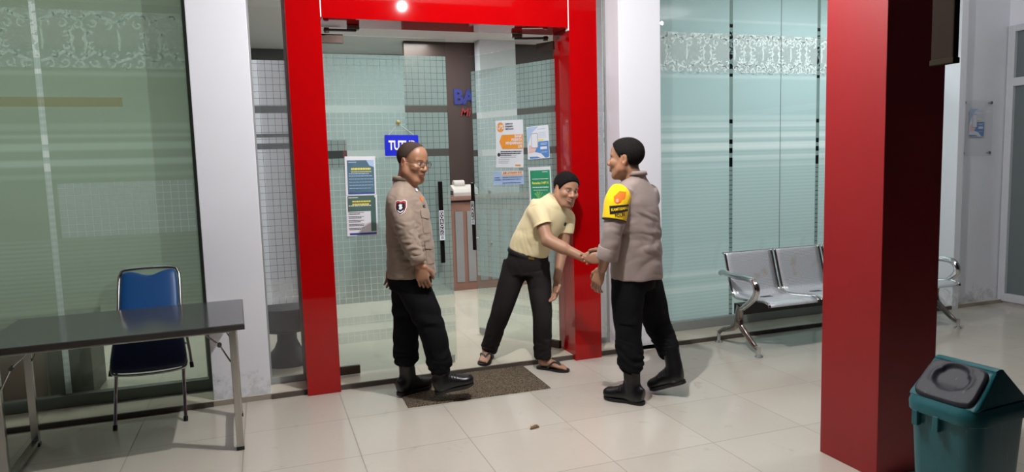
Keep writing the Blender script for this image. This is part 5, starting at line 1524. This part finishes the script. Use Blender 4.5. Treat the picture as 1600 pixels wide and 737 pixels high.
# ================= man in the cream shirt, bending to shake hands
def bending_man():
    t = thing('person', 'man in cream shirt and sandals bending forward to shake hands', 'person', (1.38, 1.15, 0))
    hd = Head((1.665, .985, 1.326), -80, -11, -9, .985)
    s0 = np.array((.95, .10, -.28)); s1 = np.array((.94, .2, -.26)); s2 = np.array((.93, .28, -.22))
    sp = [np.array(q) for q in ((1.425, 1.165, .80), (1.435, 1.145, .90), (1.475, 1.11, 1.01), (1.530, 1.07, 1.12), (1.575, 1.05, 1.19), (1.605, 1.035, 1.24))]
    G = Grid((.95, .56, .015), (1.95, 1.48, 1.50), .0036)
    hd.build(G, 1.16, 1.0)
    G.cone((1.60, 1.045, 1.20), (1.650, 1.005, 1.285), .064, .058, .03)
    G.loft([(sp[0], s0, .10, .085), (sp[1], s0, .11, .085), (sp[2], s1, .13, .10), (sp[3], s2, .14, .10), (sp[4], s2, .145, .085), (sp[5], s2, .07, .055)], k=.03, round_=.02)
    dM = np.array((.86, -.50, 0.0)); nM = np.array((.5, .866, 0)); Pm = np.array((1.748, .700, .862))
    wr = Pm-nM*.015-unit(dM)*.066
    G.chain([(1.445, 1.005, 1.215), (1.470, .88, .985), tuple(wr+np.array((-.01, .006, .004)))], [.052, .043, .030], .03)
    G.cone((1.475, .87, .985), (1.56, .81, .93), .043, .042, .02)
    hand(G, wr, dM, nM, .6, False, 1.0, curls=(.45, .55, .65, .75), thumb_curl=1.0)
    G.chain([(1.715, 1.095, 1.15), (1.690, 1.105, .895), (1.605, 1.040, .675)], [.050, .041, .029], .03)
    hand(G, (1.603, 1.038, .668), (-.22, -.22, -.95), (-.93, -.25, .2), .42, True, 1.0)
    G.chain([(1.355, 1.19, .78), (1.225, 1.235, .43), (1.150, 1.385, .10)], [.08, .055, .036], .03)
    G.chain([(1.48, 1.15, .77), (1.48, 1.045, .42), (1.490, 1.062, .075)], [.08, .055, .036], .03)
    bare_foot(G, (1.185, 1.425, STEP+.016), (1.062, 1.222, STEP+.016), (1.150, 1.385, .12), True)
    bare_foot(G, (1.462, 1.092, .016), (1.620, .918, .016), (1.490, 1.062, .10), False)
    hl = hairline_fn(.084, .086, 1.25, -.012)
    base = (.43, .235, .150)
    build('body', G, M['skin'], t, 2, lambda P: hd.colors(P, base, (.30, .11, .09), (.018, .012, .010), (.016, .012, .010), hl, True, smile=1.0))
    make_hair(hd, hl, .0095, M['hairblack'], t, .0014, 6)
    # polo shirt
    G = Grid((1.18, .80, .80), (1.92, 1.36, 1.32), .0044)
    G.loft([(sp[1]-np.array((.008, -.008, .028)), s0, .155, .122), (sp[1]+np.array((.005, -.003, .015)), s0, .158, .127), (sp[2], s1, .160, .128), (sp[3], s2, .172, .124), (sp[4], s2, .176, .104), (sp[4]+np.array((.014, -.007, .026)), s2, .138, .094), (sp[5]+np.array((-.002, .001, .006)), s2, .098, .082), (sp[5]+np.array((.010, -.008, .030)), s2, .073, .068)], k=0, sub=5, round_=.008)
    G.loft([((1.475, 1.02, 1.205), (0, 0, 1), .070, .066), ((1.445, .995, 1.195), (.3, -.3, .9), .074, .068), ((1.448, .965, 1.145), (.3, -.5, .8), .072, .066), ((1.455, .940, 1.095), (.3, -.6, .7), .070, .064)], k=.03, round_=.004)
    G.loft([((1.685, 1.09, 1.14), (.7, -.7, 0), .066, .062), ((1.715, 1.096, 1.12), (.7, -.7, 0), .068, .062), ((1.715, 1.10, 1.06), (.7, -.7, 0), .064, .060), ((1.708, 1.102, 1.005), (.7, -.7, 0), .062, .058)], k=.025, round_=.004)
    G.disp(lambda P: wrinkle(P, 34, .009, 51)*.7+wrinkle(P, 62, .011, 52, (1.6, 1, .8))*(ball(P, (1.42, 1.05, .95), .18)*.9+ball(P, (1.47, .95, 1.15), .12)*.7+.1))
    sh = build('shirt', G, M['creamcloth'], t, 2)
    bv = bvh_of(sh)
    # neckband, sleeve bands, chest emblem
    def ringband(name, c, ax, r, th, w, mat, squash=1.0, sv=(1, 0, 0)):
        ax = unit(ax); a = unit(np.array(sv)-ax*(np.array(sv)@ax)); b = np.cross(ax, a)
        bm = bmesh.new(); rows = []
        for k in range(36):
            A_ = 2*PI*k/36; dirv = a*math.cos(A_)+b*math.sin(A_)*squash
            rows.append([bm.verts.new(np.array(c)+dirv*(r+o_)+ax*h_) for o_, h_ in ((-.004, -w), (th, -w), (th+.001, 0), (th, w), (-.004, w))])
        for i in range(36):
            for j in range(5): bm.faces.new((rows[i][j], rows[i][(j+1) % 5], rows[(i+1) % 36][(j+1) % 5], rows[(i+1) % 36][j]))
        return rigged(obj(name, bm, mat, t, True), t)
    ringband('neckband', sp[5]+np.array((.010, -.008, .031)), (.36, -.26, .80), .0705, .004, .009, M['creamcloth'], .95, s2)
    ringband('sleeve_band', (1.4555, .938, 1.092), (.15, -.45, -.88), .0665, .004, .008, M['creamcloth'], .94, (.3, -.6, .7))
    applique('chest_emblem', [(-.012, .010), (0, .016), (.012, .010), (.010, -.008), (0, -.016), (-.010, -.008)], bv, (1.66, .95, 1.08), (.97, -.2, -.1), (.2, 0, 1), .002, M['patchblack'], t)
    # trousers and belt
    G = Grid((1.05, .92, .06), (1.70, 1.48, .98), .0046)
    G.loft([(sp[1]-np.array((.004, -.004, .002)), s0, .150, .116), (sp[0], s0, .162, .128), (sp[0]+np.array((-.005, .01, -.08)), s0, .150, .120)], k=0, round_=.006)
    G.loft([((1.345, 1.20, .80), (.9, .1, 0), .100, .098), ((1.285, 1.205, .62), (.9, .1, 0), .090, .090), ((1.228, 1.232, .44), (.9, .1, 0), .076, .078), ((1.190, 1.305, .26), (.9, .1, 0), .070, .072), ((1.158, 1.368, .115), (.9, .1, 0), .064, .068)], k=.03, round_=.004)
    G.loft([((1.490, 1.15, .78), (.9, .1, 0), .100, .098), ((1.490, 1.10, .61), (.9, .1, 0), .087, .088), ((1.482, 1.048, .43), (.9, .1, 0), .074, .076), ((1.482, 1.050, .26), (.9, .1, 0), .069, .072), ((1.486, 1.060, .085), (.9, .1, 0), .064, .070)], k=.03, round_=.004)
    G.disp(lambda P: wrinkle(P, 30, .011, 61)*.7+wrinkle(P, 56, .011, 62, (1, 1, 2.2))*(np.clip((.30-P[..., 2])/.15, 0, 1)*.8+ball(P, (1.42, 1.08, .72), .14)*.7+.08))
    build('trousers', G, M['charcoal'], t, 2)
    ax = unit(np.array((.12, -.10, .42))); ax = unit(ax-s0*(ax@unit(s0))*0)
    G = Grid((1.20, .96, .76), (1.66, 1.36, .98), .0040)
    c0 = sp[1]-np.array((.012, -.014, .040))
    G.loft([(c0-ax*.016, s0, .158, .124), (c0, s0, .160, .126), (c0+ax*.016, s0, .158, .124)], k=0, round_=.003)
    be = build('belt', G, M['rubber'], t, 0); bvb = bvh_of(be)
    applique('buckle', [(-.022, .016), (.022, .016), (.022, -.016), (-.022, -.016)], bvb, (1.405, 1.02, .850), (.95, -.05, -.25), (.25, 0, 1), .003, simple('brass_buckle', srgb(170, 140, 80), .3, .9), t, .003)
    sandal(t, (1.185, 1.425, STEP+.014), (1.062, 1.222, STEP+.014), True)
    sandal(t, (1.462, 1.092, .014), (1.620, .918, .014), False)
    # wrist watch-free right arm; nothing else is worn
    return t
bending_man()
# ------------------------------------------------------------------ light
w = bpy.data.worlds.new('night'); SC.world = w; w.use_nodes = True
w.node_tree.nodes['Background'].inputs[0].default_value = (.012, .014, .02, 1); w.node_tree.nodes['Background'].inputs[1].default_value = 1.0
def point(name, loc, e, c=(1, .992, .98), r=.09):
    d = bpy.data.lights.new(name, 'POINT'); d.energy = e; d.color = c; d.shadow_soft_size = r
    o = bpy.data.objects.new(name, d); o.location = loc; COL.objects.link(o); return o
def area(name, loc, e, sx, sy, c=(1, 1, 1)):
    d = bpy.data.lights.new(name, 'AREA'); d.energy = e; d.color = c; d.shape = 'RECTANGLE'; d.size = sx; d.size_y = sy
    o = bpy.data.objects.new(name, d); o.location = loc; COL.objects.link(o); return o
point('porch_lamp', (.90, -.55, 3.0), 196, r=.018)
point('porch_lamp_right', (4.2, -.72, 3.15), 42, r=.018)
for i, (x, y, e) in enumerate(((.5, 2.6, 24), (2.6, 3.4, 30), (4.2, 2.6, 62), (5.6, 2.6, 48), (1.15, 5.1, 45), (2.6, 6.1, 15))): area('lobby_panel_light', (x, y, 3.12), e, 1.2, .6, (.97, 1, .99))
for x in (-1.6, -3.6): area('office_panel_light', (x, 3.0, 3.12), 44, 1.2, .6, (.95, 1, .93))
SC.view_settings.view_transform = 'Standard'; SC.view_settings.look = 'None'; SC.view_settings.gamma = 1; SC.view_settings.exposure = 0
SC.view_settings.use_curve_mapping = False
cy = SC.cycles
cy.use_denoising = True
try: cy.denoiser = 'OPENIMAGEDENOISE'
except Exception: pass
cy.max_bounces = 10; cy.diffuse_bounces = 4; cy.glossy_bounces = 4; cy.transmission_bounces = 6; cy.transparent_max_bounces = 24
cy.caustics_reflective = False; cy.caustics_refractive = False; cy.sample_clamp_indirect = 6
